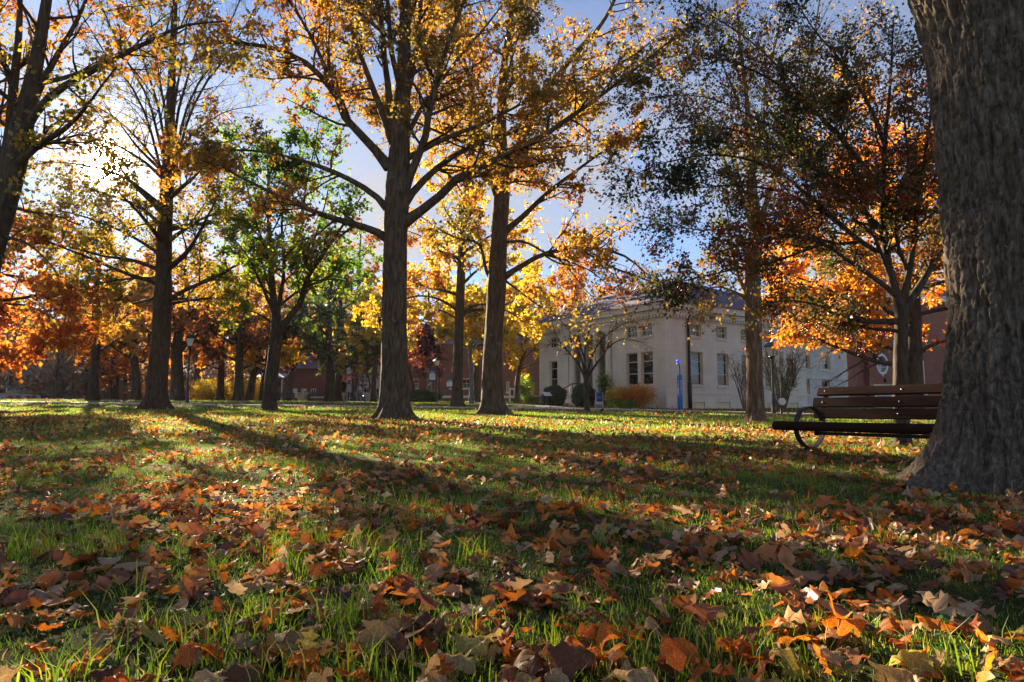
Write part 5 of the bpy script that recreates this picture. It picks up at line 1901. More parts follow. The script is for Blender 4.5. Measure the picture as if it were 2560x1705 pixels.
# downpipe on the right face near the corner
sp0 = hr(1580, 800)[0]
dp = MB()
dp.tube([(sp0, -.13, 0.1), (sp0, -.13, H_w - .2), (sp0, -.3, H_w + .1)], .085, 10)
dpo = dp.build('downpipe', M['downpipe'], hall, smooth=True)
MB().tube([(sp0, -.13, .1), (sp0, -.13, 1.9)], .125, 10).build('pipe_boot', M['downpipe'], dpo, smooth=True)
# steps and stair walls before the loggia
ym = (pA + pB) / 2 + 1.3
for k in range(5):
    MB().box(-.4 - .36 * (k + 1), -.4 - .36 * k - .002, ym - 2.0, ym + 2.0, 0.0, .95 - .17 * (k + 1) + .08).build('step', M['trim_stone'], hall)
MB().box(-.4, .3, pA - .1, pB + .1, .3, .955).build('landing', M['trim_stone'], hall)
for yy in (ym - 2.4, ym + 2.05):
    MB().box(-1.7, -.402, yy, yy + .35, 0.0, 1.1).build('stair_wall', M['trim_stone'], hall)
rl = MB()
rl.tube([(-2.5, ym + .1, 1.15), (-2.3, ym + .1, 1.2), (-.4, ym + .1, 2.05), (.0, ym + .1, 2.05)], .035, 8)
rl.tube([(-2.3, ym + .1, .1), (-2.3, ym + .1, 1.2)], .025, 8)
rl.tube([(-.4, ym + .1, .9), (-.4, ym + .1, 2.05)], .025, 8)
rl.build('handrail', M['iron'], hall)

# --- grey wing right of it
Q0 = np.array([0, 0, 0.0])
rq = ray(1790 * K, 900 * K)
dW = 50.0
Q0[:2] = rq[:2] * dW / rq[1]
Q0[2] = -.2
wing = thing('grey_wing', 'pale grey stone wing with paired sash windows, behind the bare shrub', 'building', loc=Q0, rotz=TH)


def hw(x, y):
    return face_hit(x, y, Q0, TH)


wr0 = []
for x0, x1 in ((1823, 1840), (1846, 1863), (1889, 1909)):
    wr0.append(rect_r(x0, x1, 812, 847, hw))
    wr0.append(rect_r(x0, x1, 870, 906, hw))
z_u = [wr0[0][2], wr0[0][3]]
z_l = [wr0[1][2], wr0[1][3]]
ops = []
for k, o in enumerate(wr0):
    zz = z_u if k % 2 == 0 else z_l
    ops.append([o[0], o[1], zz[0], zz[1]])
for dx in (4.2, 6.2):
    ops.append([ops[4][0] + dx, ops[4][1] + dx, *z_u])
    ops.append([ops[4][0] + dx, ops[4][1] + dx, *z_l])
sW1 = hw(1947, 850)[0]
ops = [o for o in ops if o[1] < sW1 - .3]
Hg = 7.4
wall('wall', sW1, 0, Hg, ops, M['grey_stone'], wing, 'x', 0.0, s0=-3.0)
for o in ops:
    sash_window(o, wing, 'x', 0.0, rail=[.5], depth=.2)
MB().box(-3.05, sW1 + .05, -.06, -.002, z_u[0] - .75, z_u[0] - .6).build('string_course', M['trim_stone'], wing)
cm = MB()
cm.box(-3.2, sW1 + .1, -.35, .3, Hg + .003, Hg + .35)
cm.build('cornice', M['trim_stone'], wing)
MB().add([(-3.2, -.3, Hg + .36), (sW1, -.3, Hg + .36), (sW1, 9, Hg + .36), (-3.2, 9, Hg + .36), (0, 4.3, Hg + 2.8), (sW1 - 3, 4.3, Hg + 2.8)],
         [(0, 3, 2, 1), (0, 1, 5, 4), (1, 2, 5), (2, 3, 4, 5), (3, 0, 4)]).build('roof', M['slate'], wing)
for k in range(9):
    wq = .55 if k % 2 else .8
    MB().box(sW1 - wq, sW1 + .025, -.025, -.002, k * .78 + .02, k * .78 + .76).build('quoin', M['trim_stone'], wing)
MB().box(sW1 - .3, sW1 - .004, .02, 8.5, 0, Hg).build('wall', M['grey_stone'], wing)
sd = hw(1795, 850)[0]
MB().tube([(sd, -.1, .2), (sd, -.1, Hg)], .07, 8).build('downpipe', M['downpipe'], wing, smooth=True)
fx = hw(1803, 900)[0]
for k in range(6):
    MB().box(fx + k * .22, fx + k * .22 + .07, -.62, -.55, .05, 1.75).build('fence_picket', M['grey_stone'], wing)
MB().box(fx - .05, fx + 1.25, -.648, -.62, 1.5, 1.6).build('fence_rail', M['grey_stone'], wing)

# --- red brick building at the right
B0 = np.array([0, 0, -.1])
rq = ray(1947 * K, 900 * K)
B0[:2] = rq[:2] * 58.0 / rq[1]
TB = R(22)
bk = thing('brick_hall', 'red brick building with oval window and stone door hood behind the bench', 'building', loc=B0, rotz=TB)


def hb(x, y):
    return face_hit(x, y, B0, TB)


sx1 = hb(1988, 880)[0]
ov = hb(2016, 838)
dr_l, dr_t = hb(1990, 884)
dr_r = hb(2054, 884)[0]
win = rect_r(2110, 2126, 828, 905, hb)
rv = .5                                      # the bay with the oval window stands forward of the rest
door_o = [hb(2003, 900)[0], hb(2043, 900)[0], 0.05, hb(2016, 902)[1]]
Hb = 10.5
ovn = 28
aox, aoz = .62, .80
# bay wall with an oval hole: ring of quads from the oval to a rectangle, rest as wall cells
box_o = [ov[0] - 1.0, ov[0] + 1.0, ov[1] - 1.15, ov[1] + 1.15]
s_end = hb(2061, 880)[0]
wall('wall', s_end, 0, Hb, [box_o, door_o], M['brick'], bk, 'x', -rv, depth=.3, s0=sx1)
ovm = MB()
V, F = [], []
for k in range(ovn):
    a = 2 * math.pi * k / ovn
    ca, sa = math.cos(a), math.sin(a)
    m_ = max(abs(ca) / 1.0, abs(sa) / 1.15)
    V += [(ov[0] + aox * 1.12 * ca, -rv, ov[1] + aoz * 1.12 * sa), (ov[0] + ca / m_, -rv, ov[1] + sa / m_)]
for k in range(ovn):
    j = (k + 1) % ovn
    F.append((2 * k, 2 * k + 1, 2 * j + 1, 2 * j))
ovm.add(V, F).build('wall', M['brick'], bk)
wall('wall', 40, 0, Hb, [[win[0], win[1] + .25, win[2], win[3]], [win[0] + 4, win[1] + 4.25, win[2], win[3]], [win[0] + 8, win[1] + 8.25, win[2], win[3]]], M['brick'], bk, 'x', 0.0, depth=.25, s0=s_end)
for k in range(3):
    sash_window([win[0] + 4 * k, win[1] + .25 + 4 * k, win[2], win[3]], bk, 'x', 0.0, rail=[.25, .5, .75], mullion=2, mat='white_paint', depth=.12)
wall('wall', sx1, 0, Hb, [], M['brick'], bk, 'x', 0.02, s0=-.2)
MB().box(sx1 - .02, sx1 + .24, -rv + .002, .2, 0, Hb).build('wall', M['brick'], bk)
MB().box(s_end - .25, s_end, -rv + .002, .2, 0, Hb).build('wall', M['brick'], bk)
fr = MB()
V, F = [], []
for k in range(ovn):
    a = 2 * math.pi * k / ovn
    ca, sa = math.cos(a), math.sin(a)
    V += [(ov[0] + aox * 1.13 * ca, -rv - .05, ov[1] + aoz * 1.13 * sa), (ov[0] + aox * .86 * ca, -rv - .05, ov[1] + aoz * .88 * sa),
          (ov[0] + aox * .86 * ca, -rv + .2, ov[1] + aoz * .88 * sa), (ov[0] + aox * 1.13 * ca, -rv + .2, ov[1] + aoz * 1.13 * sa)]
for k in range(ovn):
    j = (k + 1) % ovn
    for q in range(4):
        F.append((4 * k + q, 4 * k + (q + 1) % 4, 4 * j + (q + 1) % 4, 4 * j + q))
fr.add(V, F)
for ca, sa in ((1, 0), (-1, 0), (0, 1), (0, -1)):
    cx, cz = ov[0] + ca * aox * 1.22, ov[1] + sa * aoz * 1.2
    fr.box(cx - (.1 if ca else .05), cx + (.1 if ca else .05), -rv - .06, -rv - .003, cz - (.09 if sa else .05), cz + (.09 if sa else .05))
wo = fr.build('window', M['white_paint'], bk)
pn = MB()
pn.add([(ov[0] + aox * .9 * math.cos(2 * math.pi * k / ovn), -rv + .12, ov[1] + aoz * .9 * math.sin(2 * math.pi * k / ovn)) for k in range(ovn)], [tuple(range(ovn))])
pn.build('pane', M['glass'], wo)
gb_ = MB()
for q in (-.2, .2):
    gb_.box(ov[0] + q - .02, ov[0] + q + .02, -rv + .06, -rv + .1, ov[1] - aoz * .7, ov[1] + aoz * .7)
    gb_.box(ov[0] - aox * .7, ov[0] + aox * .7, -rv + .05, -rv + .09, ov[1] + q * 1.3 - .02, ov[1] + q * 1.3 + .02)
gb_.build('glazing_bars', M['white_paint'], wo)
hd = MB()
hd.box(dr_l, dr_r, -rv - .35, -rv - .003, dr_t - .16, dr_t)
hd.box(dr_l + .12, dr_r - .12, -rv - .22, -rv - .003, dr_t - .75, dr_t - .163)
hd.build('door_hood', M['cream'], bk)
for a in (door_o[0] - .32, door_o[1] + .02):
    MB().box(a, a + .3, -rv - .12, -rv - .003, 0.0, dr_t - .76).build('pilaster', M['cream'], bk)
dd_ = MB().box(door_o[0] + .004, door_o[1] - .004, -rv + .15, -rv + .2, .06, door_o[3] - .005).build('door', M['white_paint'], bk)
MB().box(door_o[0] + .3, door_o[1] - .3, -rv + .12, -rv + .148, 1.1, door_o[3] - .3).build('pane', M['glass'], dd_)
lmp = MB().lathe([(.02, -.12), (.09, -.08), (.13, .1), (.08, .2), (.02, .28)], 10).build('wall_lantern', M['black_paint'], bk, loc=(ov[0] + .05, -rv - .2, ov[1] - 1.45))
MB().box(sx1 - .1, 40, -rv - .4, 10, Hb + .003, Hb + .5).build('cornice', M['white_paint'], bk)
MB().add([(-.6, -.9, Hb + .51), (40.5, -.9, Hb + .51), (40.5, 11, Hb + .51), (-.6, 11, Hb + .51), (5, 5, Hb + 3.6), (35, 5, Hb + 3.6)],
         [(0, 3, 2, 1), (0, 1, 5, 4), (1, 2, 5), (2, 3, 4, 5), (3, 0, 4)]).build('roof', M['slate'], bk)
MB().box(-.2, .05, .05, 10, 0, Hb).build('wall', M['brick'], bk)


# --- brick hall at the back, behind the oaks
def far_hall(name, label, x0, x1, d, Hh, mat, wins, cat='building', door=None, depth=9, roof='slate', rpitch=2.2, frame='cream', sill_z=None, rot=0.0, zoff=0.0):
    g0 = G(x0, d)
    z0 = g0[2] - .3 + zoff
    p = np.array([g0[0], d, z0])
    t = thing(name, label, cat, loc=p, rotz=rot)
    L_ = face_hit(x1, 900, p, rot)[0]
    oo = []
    for (a, b, c, e) in wins:
        oo.append(rect_r(a, b, c, e, lambda x, y: face_hit(x, y, p, rot)))
    dops = []
    if door:
        q = rect_r(*door, lambda x, y: face_hit(x, y, p, rot))
        q[2] = .02
        dops = [q]
    wall('wall', L_, 0, Hh, oo + dops, M[mat], t, 'x', 0.0)
    for o in oo:
        sash_window(o, t, 'x', 0.0, rail=[.5], mullion=1, mat=frame, frame=.11, depth=.1)
    for o in dops:
        dd = MB().box(o[0] + .004, o[1] - .004, .2, .25, o[2], o[3] - .004).build('door', M['black_paint'], t)
        fm = MB()
        for a, b in ((o[0] - .22, o[0] - .002), (o[1] + .002, o[1] + .22)):
            fm.box(a, b, -.06, -.003, 0, o[3] + .22)
        fm.box(o[0] - .22, o[1] + .22, -.085, -.003, o[3] + .003, o[3] + .22)
        fm.build('door_frame', M[frame], dd)
    MB().box(-.03, L_ + .03, -.04, -.003, .75, 1.05).build('stone_band', M['grey_stone'], t)
    MB().box(L_ - .25, L_ - .003, .01, depth, 0, Hh).build('wall', M[mat], t)
    MB().box(.003, .25, .01, depth, 0, Hh).build('wall', M[mat], t)
    MB().box(.26, L_ - .26, depth - .25, depth - .003, 0, Hh).build('wall', M[mat], t)
    MB().add([(-.4, -.4, Hh + .003), (L_ + .4, -.4, Hh + .003), (L_ + .4, depth + .4, Hh + .003), (-.4, depth + .4, Hh + .003), (min(4, L_ * .4), depth / 2, Hh + rpitch), (L_ - min(4, L_ * .4), depth / 2, Hh + rpitch)],
             [(0, 3, 2, 1), (0, 1, 5, 4), (1, 2, 5), (2, 3, 4, 5), (3, 0, 4)]).build('roof', M[roof], t)
    return t, p, L_


far_hall('brick_hall', 'dark red brick hall with cream windows and door, left of the portico', 1012, 1300, 86, 7.5, 'brick_dark',
         [(1033, 1041, 870, 893), (1062, 1082, 870, 893), (1088, 1098, 870, 893), (1164, 1171, 877, 902), (1187, 1199, 877, 895), (1212, 1222, 877, 900), (1240, 1255, 877, 900)], door=(1174, 1181, 896, 922))
far_hall('brick_annex', 'bright red brick annex behind the crimson maple', 932, 1006, 96, 6.5, 'brick', [(950, 962, 870, 893), (980, 992, 870, 893)], frame='white_paint')
far_hall('brick_cottage', 'low red brick house with white windows behind the planters', 655, 745, 90, 4.6, 'brick_dark', [(671, 683, 893, 912), (693, 705, 893, 912), (714, 726, 893, 912)], frame='white_paint')
tt, pp, ll = far_hall('beige_hall', 'beige flat-fronted building with dark ground floor behind the planters', 795, 925, 104, 6.0, 'trim_stone', [(812, 826, 892, 912), (835, 850, 892, 912), (858, 872, 892, 912)], frame='grey_stone', roof='grey_stone', rpitch=.4)
# porch beside the brick cottage
g = G(648, 88)
pc = thing('porch', 'open porch with pale posts and blue grey roof left of the brick cottage', 'porch', loc=(g[0], g[1], g[2] - .1))
for xx in (-3.2, -1.6, -.1):
    MB().box(xx - .07, xx + .07, -.07, .07, 0, 3.05).build('post', M['cream'], pc)
M['blue_roof'] = noisy('blue_roof', (.16, .2, .28), (.22, .27, .36), scale=4, rough=.5, bump=.05)
MB().hexa([(-3.6, -.4, 3.053), (.3, -.4, 3.053), (.3, 2.6, 3.5), (-3.6, 2.6, 3.5), (-3.6, -.4, 3.2), (.3, -.4, 3.2), (.3, 2.6, 3.95), (-3.6, 2.6, 3.95)]).build('porch_roof', M['blue_roof'], pc)

# ------------------------------------------------------------------ planters, far benches, signs, cars, wires
M['planter'] = noisy('planter', (.42, .37, .27), (.56, .50, .38), scale=5, rough=.9, bump=.25)
M['soil'] = noisy('soil', (.03, .022, .016), (.06, .045, .03), scale=12, rough=1, bump=.3)
M['bench_dark'] = noisy('bench_dark', (.03, .035, .06), (.05, .055, .09), scale=8, rough=.35, bump=.03, spec=.5)
DP = 68.0


def planter(x, d, r_, label):
    g = G(x, d)
    t = thing('planter', label, 'planter', loc=(g[0], g[1], g[2] - .02), group='planters at the lawn edge')
    MB().lathe([(r_ * .68, 0), (r_ * .72, .04), (r_ * .82, .36), (r_ * .86, .40), (r_ * .84, .44), (r_ * .96, .78), (r_ * 1.04, .80), (r_ * 1.04, .9), (r_ * .93, .9), (r_ * .9, .82)], 28).build('bowl', M['planter'], t, smooth=False)
    MB().lathe([(r_ * .905, .79), (r_ * .5, .84), (.02, .86)], 20).build('soil', M['soil'], t)


planter(696, DP, .63, 'round ribbed stone planter beside the brick cottage')
planter(764, DP - .6, .63, 'round stone planter overlapped by another, between the two dark benches')
planter(781, DP + .9, .63, 'round stone planter overlapping its neighbour between the two dark benches')
planter(850, DP, .62, 'round stone planter next to the big oak trunk')


def far_bench(x, d, label):
    g = G(x, d)
    t = thing('park_bench', label, 'bench', loc=(g[0], g[1], g[2]), rotz=.15, group='dark benches at the lawn edge')
    for k in range(4):
        MB().box(-.92, .92, -.24 + k * .12, -.15 + k * .12, .43, .465).build('seat_slat', M['bench_dark'], t)
    for k in range(4):
        y0 = .30 + k * .025
        MB().box(-.92, .92, y0, y0 + .035, .52 + k * .105, .60 + k * .105).build('back_slat', M['bench_dark'], t)
    for xx in (-.8, .8):
        mb = MB()
        mb.box(xx - .03, xx + .03, -.24, -.18, 0, .428)
        mb.box(xx - .03, xx + .03, .32, .38, 0, .428)
        mb.box(xx - .03, xx + .03, -.26, .3, .395, .428)
        mb.hexa([(xx - .03, .335, .43), (xx + .03, .335, .43), (xx + .03, .39, .43), (xx - .03, .39, .43), (xx - .03, .42, .95), (xx + .03, .42, .95), (xx + .03, .46, .95), (xx - .03, .46, .95)])
        mb.box(xx - .03, xx + .03, -.26, .36, .64, .67)
        mb.box(xx - .03, xx + .03, -.26, -.2, .43, .638)
        mb.build('end_frame', M['iron'], t)


far_bench(729, DP, 'dark slatted bench beside the ribbed planter near the brick cottage')
far_bench(819, DP + .5, 'dark slatted bench left of the planter next to the big oak trunk')
far_bench(655, DP + 3, 'dark slatted bench half hidden by the forked maple')
MB().lathe([(.16, 0), (.2, .05), (.2, .5), (.16, .58), (.03, .62)], 14).build('litter_bin', M['phone_blue'], None, loc=tuple(G(838, DP - .2)), smooth=True, label='small blue bin beside the bench next to the big oak', category='bin')

# blue name sign and lectern sign by the portico
g = G(1378, 43)
sg = thing('name_sign', 'blue and white name sign on two posts beside the round box shrub', 'sign', loc=(g[0], g[1], g[2] - .05), rotz=.15)
MB().box(-.2, .2, -.03, .03, .42, .98).build('panel', M['banner_blue'], sg)
MB().box(-.2, .2, -.03, .03, .27, .418).build('panel', M['white'], sg)
for xx in (-.22, .22):
    MB().box(xx - .018, xx + .018, -.025, .025, 0, 1.0).build('post', M['white'], sg)
mk = MB()
for k in range(6):
    mk.box(-.11 + k * .04, -.085 + k * .04, -.034, -.0305, .67, .70 + .012 * (k % 2))
mk.build('lettering', M['white'], sg)
g = G(1258, 47)
lc = thing('lectern_sign', 'slanted white information panel before the round box shrub left of the steps', 'sign', loc=(g[0], g[1], g[2] - .05), rotz=.5)
MB().hexa([(-.3, -.2, .72), (.3, -.2, .72), (.3, .2, .98), (-.3, .2, .98), (-.3, -.21, .75), (.3, -.21, .75), (.3, .19, 1.01), (-.3, .19, 1.01)]).build('panel', M['white'], lc)
for xx in (-.2, .2):
    MB().box(xx - .03, xx + .03, -.03, .03, 0, .83).build('post', M['iron'], lc)
g = G(1797, 31)
mt = thing('meter_post', 'round white faced meter on a short grey post beside the bare shrub', 'meter', loc=(g[0], g[1], g[2] - .05))
MB().lathe([(.16, -.05), (.16, .05), (.13, .07)], 20).build('dial', M['white'], mt, loc=(0, -.06, .62), smooth=False).rotation_euler = (math.pi / 2, 0, 0)
MB().lathe([(.185, -.06), (.185, .0)], 20).build('casing', M['black_paint'], mt, loc=(0, .0, .62)).rotation_euler = (math.pi / 2, 0, 0)
MB().box(-.045, .045, .0, .08, 0, .58).build('post', M['downpipe'], mt)
# lawn spotlight by the small tree
g = G(1383, 30.5)
sl = thing('spotlight', 'small black lawn spotlight beside the vase-shaped tree', 'spotlight', loc=(g[0], g[1], g[2] - .03))
MB().box(-.02, .02, -.02, .02, 0, .12).build('stake', M['black_paint'], sl)
MB().lathe([(.04, -.07), (.06, .07), (.055, .08)], 12).build('head', M['black_paint'], sl, loc=(0, 0, .15)).rotation_euler = (0, 1.2, 0)

# utility pole with wires
M['pole_wood'] = noisy('pole_wood', (.05, .04, .034), (.09, .075, .062), scale=4, stretch=(4, 4, .5), rough=.9, bump=.3)
M['wire'] = noisy('wire', (.08, .08, .085), (.12, .12, .12), scale=4, rough=.25, bump=0, spec=.9, metal=.7)
g = G(16, 92)
up_ = thing('utility_pole', 'dark wooden utility pole with crossarm beside the parked cars', 'utility pole', loc=(g[0], g[1], g[2] - .2))
MB().lathe([(.19, 0), (.12, 11.5)], 12).build('pole', M['pole_wood'], up_, smooth=True).rotation_euler = (0, .04, 0)
MB().box(-1.2, 1.7, -.07, .07, 10.2, 10.32).build('crossarm', M['pole_wood'], up_)
for k, (z0, z1, dx, sag) in enumerate([(6.9, 5.4, 16, 1.1), (6.1, 4.4, 16, 1.2), (5.4, 3.5, 15, 1.1), (7.6, 6.6, 16, .7), (10.4, 10.6, 16, .6)]):
    for s_ in (1, -1):
        t = np.linspace(0, 1, 14)
        e = np.array([s_ * dx, s_ * 6.0, (z1 - z0) if s_ > 0 else 1.5])
        pts = np.array([.3, 0, z0]) + t[:, None] * e + np.array([0, 0, -1.0]) * (4 * sag * t * (1 - t))[:, None]
        MB().tube(pts, .03, 5).build('wire', M['wire'], up_)

# parked cars
M['car_silver'] = noisy('car_silver', (.50, .52, .55), (.56, .58, .6), scale=1, rough=.25, bump=0, spec=.6, metal=.4)
M['car_white'] = noisy('car_white', (.66, .66, .66), (.7, .7, .7), scale=1, rough=.25, bump=0, spec=.6)
M['car_dark'] = noisy('car_dark', (.035, .03, .03), (.05, .045, .045), scale=1, rough=.2, bump=0, spec=.7)
M['car_red'] = noisy('car_red', (.22, .03, .025), (.28, .04, .03), scale=1, rough=.2, bump=0, spec=.7)
M['tail'] = noisy('tail', (.4, .01, .01), (.5, .02, .02), scale=3, rough=.2, bump=0, spec=.6)
M['tyre'] = noisy('tyre', (.012, .012, .012), (.025, .025, .025), scale=9, rough=.9, bump=.1)


def car(x, d, paint, hgt, rot, label, suv=False):
    g = G(x, d)
    t = thing('parked_car', label, 'car', loc=(g[0], g[1], g[2] + .05), rotz=rot, group='cars parked beyond the lawn')
    L_, W_ = 4.5, .9
    zb = hgt * .56
    body = [(-2.25, .35), (-2.2, .28), (2.15, .28), (2.25, .45), (2.2, zb * .86), (1.2, zb * .99), (-2.15, zb), (-2.25, zb * .8)]
    mb = MB()
    mb.prism(body, 1, -W_, W_)
    bd = mb.build('body', M[paint], t, bevel=.05)
    cab = [(-2.05 if suv else -1.55, zb - .01), (1.15, zb - .03), (.45, hgt - .04), (-.1, hgt), (-1.85 if suv else -1.0, hgt - .05)]
    V = []
    for sy in (-1, 1):
        for px_, pz in cab:
            V.append((px_, sy * (W_ - .04 - .2 * (pz - zb) / (hgt - zb)), pz))
    n = len(cab)
    cb = MB().add(V, [tuple(range(n - 1, -1, -1)), tuple(range(n, 2 * n))] + [(i, (i + 1) % n, n + (i + 1) % n, n + i) for i in range(n)]).build('cabin', M['glass'], t, bevel=.03)
    rf = [(.5, hgt - .06), (-.1, hgt + .015), (-1.9 if suv else -1.05, hgt - .03), (-1.9 if suv else -1.05, hgt - .07), (-.1, hgt - .03), (.5, hgt - .1)]
    MB().prism(rf, 1, -W_ + .2, W_ - .2).build('roof_panel', M[paint], t, bevel=.02)
    for px_, pw in ((-.75, .06), (.25, .05), (-1.75 if suv else -1.3, .09)):
        for sy in (-1, 1):
            y0, y1 = sy * (W_ - .035), sy * (W_ - .235)
            MB().hexa([(px_ - pw, y0 - .012, zb), (px_ + pw, y0 - .012, zb), (px_ + pw, y0 + .012, zb), (px_ - pw, y0 + .012, zb),
                       (px_ - pw, y1 - .012, hgt - .05), (px_ + pw, y1 - .012, hgt - .05), (px_ + pw, y1 + .012, hgt - .05), (px_ - pw, y1 + .012, hgt - .05)]).build('pillar', M[paint], t)
    for wx in (-1.4, 1.4):
        for sy in (-1, 1):
            wh = MB().lathe([(.33, -.1), (.35, -.08), (.35, .08), (.33, .1)], 18).build('wheel', M['tyre'], t, loc=(wx, sy * (W_ - .06), .33))
            wh.rotation_euler = (math.pi / 2, 0, 0)
            MB().lathe([(.21, -.11), (.21, .11)], 12).build('rim', M['bolt'], wh)
    for sy in (-.66, .66):
        MB().box(-2.29, -2.2, sy - .17, sy + .17, zb * .74, zb * .9).build('tail_light', M['tail'], t)
        MB().box(2.17, 2.27, sy - .18, sy + .18, zb * .68, zb * .8).build('headlight', M['lamp_glass'], t)


car(42, 92, 'car_silver', 1.78, R(55), 'silver parked car with tall rear window right of the utility pole', True)
car(1, 93, 'car_red', 1.5, R(50), 'dark red parked car left of the utility pole')
car(75, 97, 'car_dark', 1.62, R(25), 'dark parked car next to the silver one', True)
car(106, 101, 'car_white', 1.42, R(20), 'pale parked car at the right end of the row of cars')


# ------------------------------------------------------------------ shrubs
def ball_shrub(name, label, x, d, rx, rz, leafm, seed, n=5000, lsize=.07, cz=None, cat='shrub', group=None, lump=.3, ry=None, tmpl=T_KITE, stems=True, loose=.6):
    r = np.random.default_rng(seed)
    g = G(x, d)
    t = thing(name, label, cat, loc=(g[0], g[1], g[2] - .03), group=group)
    q = rand_dirs(n, r)
    rad = r.uniform(loose, 1.0, n) ** .5
    lum = 1 + lump * (fbm(q * 2.6 + seed, seed, 3) - .5) * 2
    C = q * (rad * lum)[:, None] * np.array([rx, ry or rx, rz]) + np.array([0, 0, cz if cz is not None else rz * .92])
    C = C[C[:, 2] > .02]
    V, F = leaves_np(C, lsize, tmpl, r, 0.0)
    sh = np.clip(.5 + (fbm(C * 2.0, seed + 2, 3) - .5) * 1.4 + r.normal(size=len(C)) * .15, 0, 1)
    obj('foliage', mesh_np('foliage', V, F, attrs={'rnd': np.repeat(sh, len(tmpl[1]))}), M[leafm], t, kind='stuff')
    if stems:
        mb = MB()
        for k in range(6):
            a = k * 1.05
            mb.tube([(.05 * math.cos(a), .05 * math.sin(a), 0), (.4 * rx * math.cos(a), .4 * rx * math.sin(a), rz * 1.1)], .025, 5)
        mb.build('stems', M['twig'], t)
    return t


ball_shrub('box_shrub', 'dark clipped round box shrub left of the portico steps', 1275, 48, .85, .78, 'leaf_box', 61, n=9000, lsize=.085)
ball_shrub('box_shrub', 'dark clipped round box shrub behind the vase-shaped tree', 1342, 45, .78, .78, 'leaf_box', 62, n=9000, lsize=.085)
ball_shrub('yellow_shrub', 'loose golden shrub against the stone wall, beside the name sign', 1424, 42.5, .9, .62, 'leaf_yellow', 63, n=4200, lsize=.09, lump=1.0, cz=.7, loose=.12)
ball_shrub('yellow_shrub', 'larger orange gold shrub near the corner of the stone building', 1467, 41.5, 1.0, .68, 'leaf_orange', 64, n=4600, lsize=.09, lump=1.1, cz=.8, loose=.12)
ball_shrub('green_shrub', 'leafy yellow green sapling behind the name sign', 1392, 45, .55, .95, 'leaf_green', 65, n=1200, lsize=.11, lump=1.2, cz=1.5, loose=.1)
ball_shrub('evergreen', 'small upright evergreen before the brick hall, left of the portico', 1210, 62, .75, 1.3, 'leaf_green', 66, n=2600, lsize=.12, lump=.8, loose=.2)
for k, (x, d, rr) in enumerate([(1410, 40.5, .36), (1432, 40, .34), (1453, 39.5, .42)]):
    ball_shrub('low_shrub', 'low rounded green shrub in the bed before the golden shrubs', x, d, rr, .28, 'leaf_green', 70 + k, n=1100, lsize=.07, group='low shrubs in the bed', stems=False)
for k, (x, d, rr) in enumerate([(1240, 50, .5), (1258, 51, .5), (1222, 51, .5)]):
    ball_shrub('low_shrub', 'low yellow green shrub beside the information panel', x, d, rr, .35, 'leaf_green', 75 + k, n=1100, lsize=.09, group='low shrubs left of the steps', stems=False)
ball_shrub('hedge', 'long dark clipped hedge before the brick annex', 972, 66, 1.9, .62, 'leaf_box', 79, n=7000, lsize=.12, ry=.6, cat='hedge', stems=False)
for k, (x, d, rr, mt_) in enumerate([(480, 72, 2.0, 'leaf_yellow'), (530, 74, 2.2, 'leaf_yellow'), (590, 74, 1.8, 'leaf_yellow'), (360, 80, 2.4, 'leaf_rust'), (440, 78, 2.2, 'leaf_rust')]):
    ball_shrub('border_shrub', ['golden border shrub left of the leaning trunk', 'golden border shrub behind the upright rust oak', 'golden border shrub beside the forked maple', 'rust border shrub behind the dark straight oak', 'rust border shrub right of the left lamp post', 'rust border shrub left of the brick cottage'][k],
               x, d, rr, 1.3, mt_, 110 + k, n=2600, lsize=.2, lump=1.0, loose=.15, group='border shrubs at the far side', tmpl=T_CROSS)


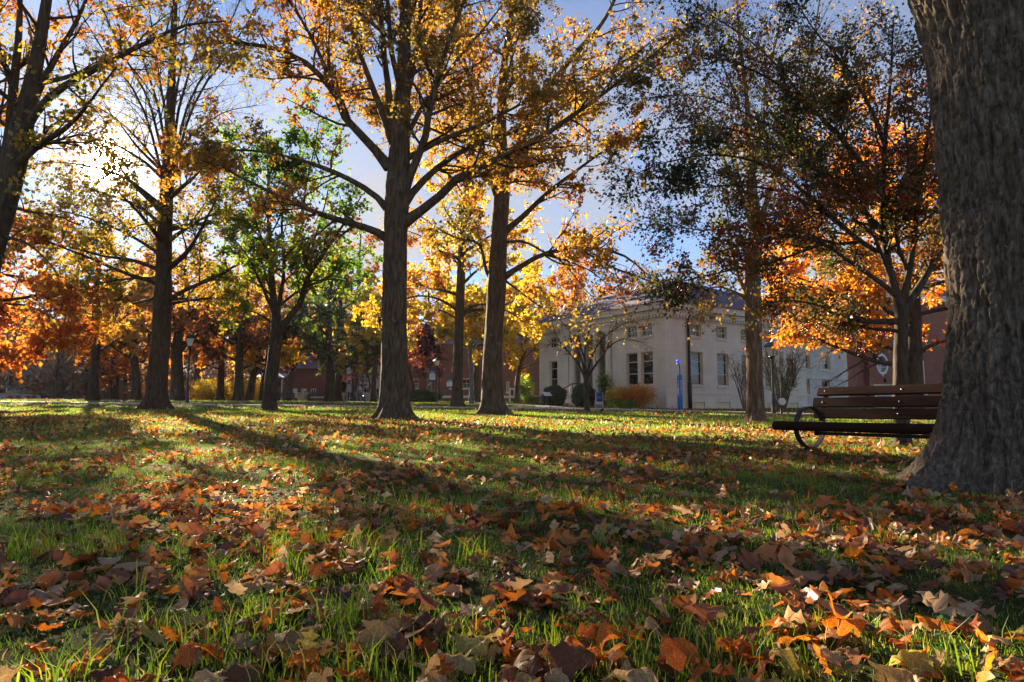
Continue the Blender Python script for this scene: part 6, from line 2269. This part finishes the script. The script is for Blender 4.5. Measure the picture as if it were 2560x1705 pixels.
def bare_shrub(label, x, d, h, spread, n, seed, twm, leafm=None, nl=0):
    r = np.random.default_rng(seed)
    g = at_ground(x, d)
    t = thing('bare_shrub', label, 'shrub', loc=g)
    st = []
    for k in range(n):
        a = r.uniform(0, 6.28)
        rad = spread * r.uniform(.2, 1.0)
        e = np.array([math.cos(a) * rad, math.sin(a) * rad, h * r.uniform(.75, 1.05)])
        st.append(smooth_path(np.array([[math.cos(a) * .12, math.sin(a) * .12, 0], e * [.45, .45, .5] + r.normal(size=3) * .06, e]), 8))
    st = np.array(st)
    sr = np.tile(np.linspace(.035, .008, 8), (n, 1))
    a2, b2 = branch_off(st, sr, 7, .25, (20, 50), h * .34, 5, r, up=.08, wander=.18)
    a3, b3 = branch_off(a2, b2, 4, .3, (20, 50), h * .15, 4, r, up=.05)
    V, F, o = [], [], 0
    for A_, B_, s_ in ((st, sr, 5), (a2, b2, 3), (a3, b3, 3)):
        v, f = tubes_batch(A_, np.maximum(B_, .006), s_)
        V.append(v)
        F.append(f + o)
        o += len(v)
    obj('stems', mesh_np('stems', np.vstack(V), np.vstack(F), smooth=True), twm, t, kind='stuff')
    if leafm:
        C = np.repeat(a3[:, -1], nl, 0) + r.normal(size=(len(a3) * nl, 3)) * .05
        C = C[r.uniform(0, 1, len(C)) < .3]
        v, f = leaves_np(C, .09, T_KITE, r)
        obj('foliage', mesh_np('foliage', v, f, attrs={'rnd': r.uniform(0, 1, len(f))}), leafm, t, kind='stuff')


bare_shrub('tall bare many-stemmed shrub beside the lamp post and grey wing', 1796, 34, 3.2, 1.5, 26, 131, M['twig_olive'])
bare_shrub('bare twiggy shrub with few pink leaves against the stone wall', 1716, 38, 3.0, 1.1, 16, 132, M['twig_pale'], M['leaf_red'], 1)
bare_shrub('tan leafless thicket beyond the lawn behind the slim straight oak', 245, 84, 2.4, 2.2, 40, 133, M['twig_tan'])
bare_shrub('tan leafless thicket beyond the lawn right of the small bare tree', 285, 88, 2.8, 2.4, 40, 134, M['twig_tan'])

# ------------------------------------------------------------------ haze: a closed box of thin air round camera and scene
hz = MB().box(-215, 215, -70, 240, -2.0, 30.0).build('haze', None)
m_, nt_, out_ = new_mat('haze')
pv = N(nt_, 'ShaderNodeVolumePrincipled')
pv.inputs['Color'].default_value = (.93, .95, 1.0, 1)
pv.inputs['Density'].default_value = 0.00015
pv.inputs['Anisotropy'].default_value = 0.3
nt_.links.new(pv.outputs[0], out_.inputs['Volume'])
hz.data.materials.append(m_)
hz['kind'] = 'stuff'
hz['label'] = 'thin autumn haze filling the air over the lawn'
hz['category'] = 'haze'
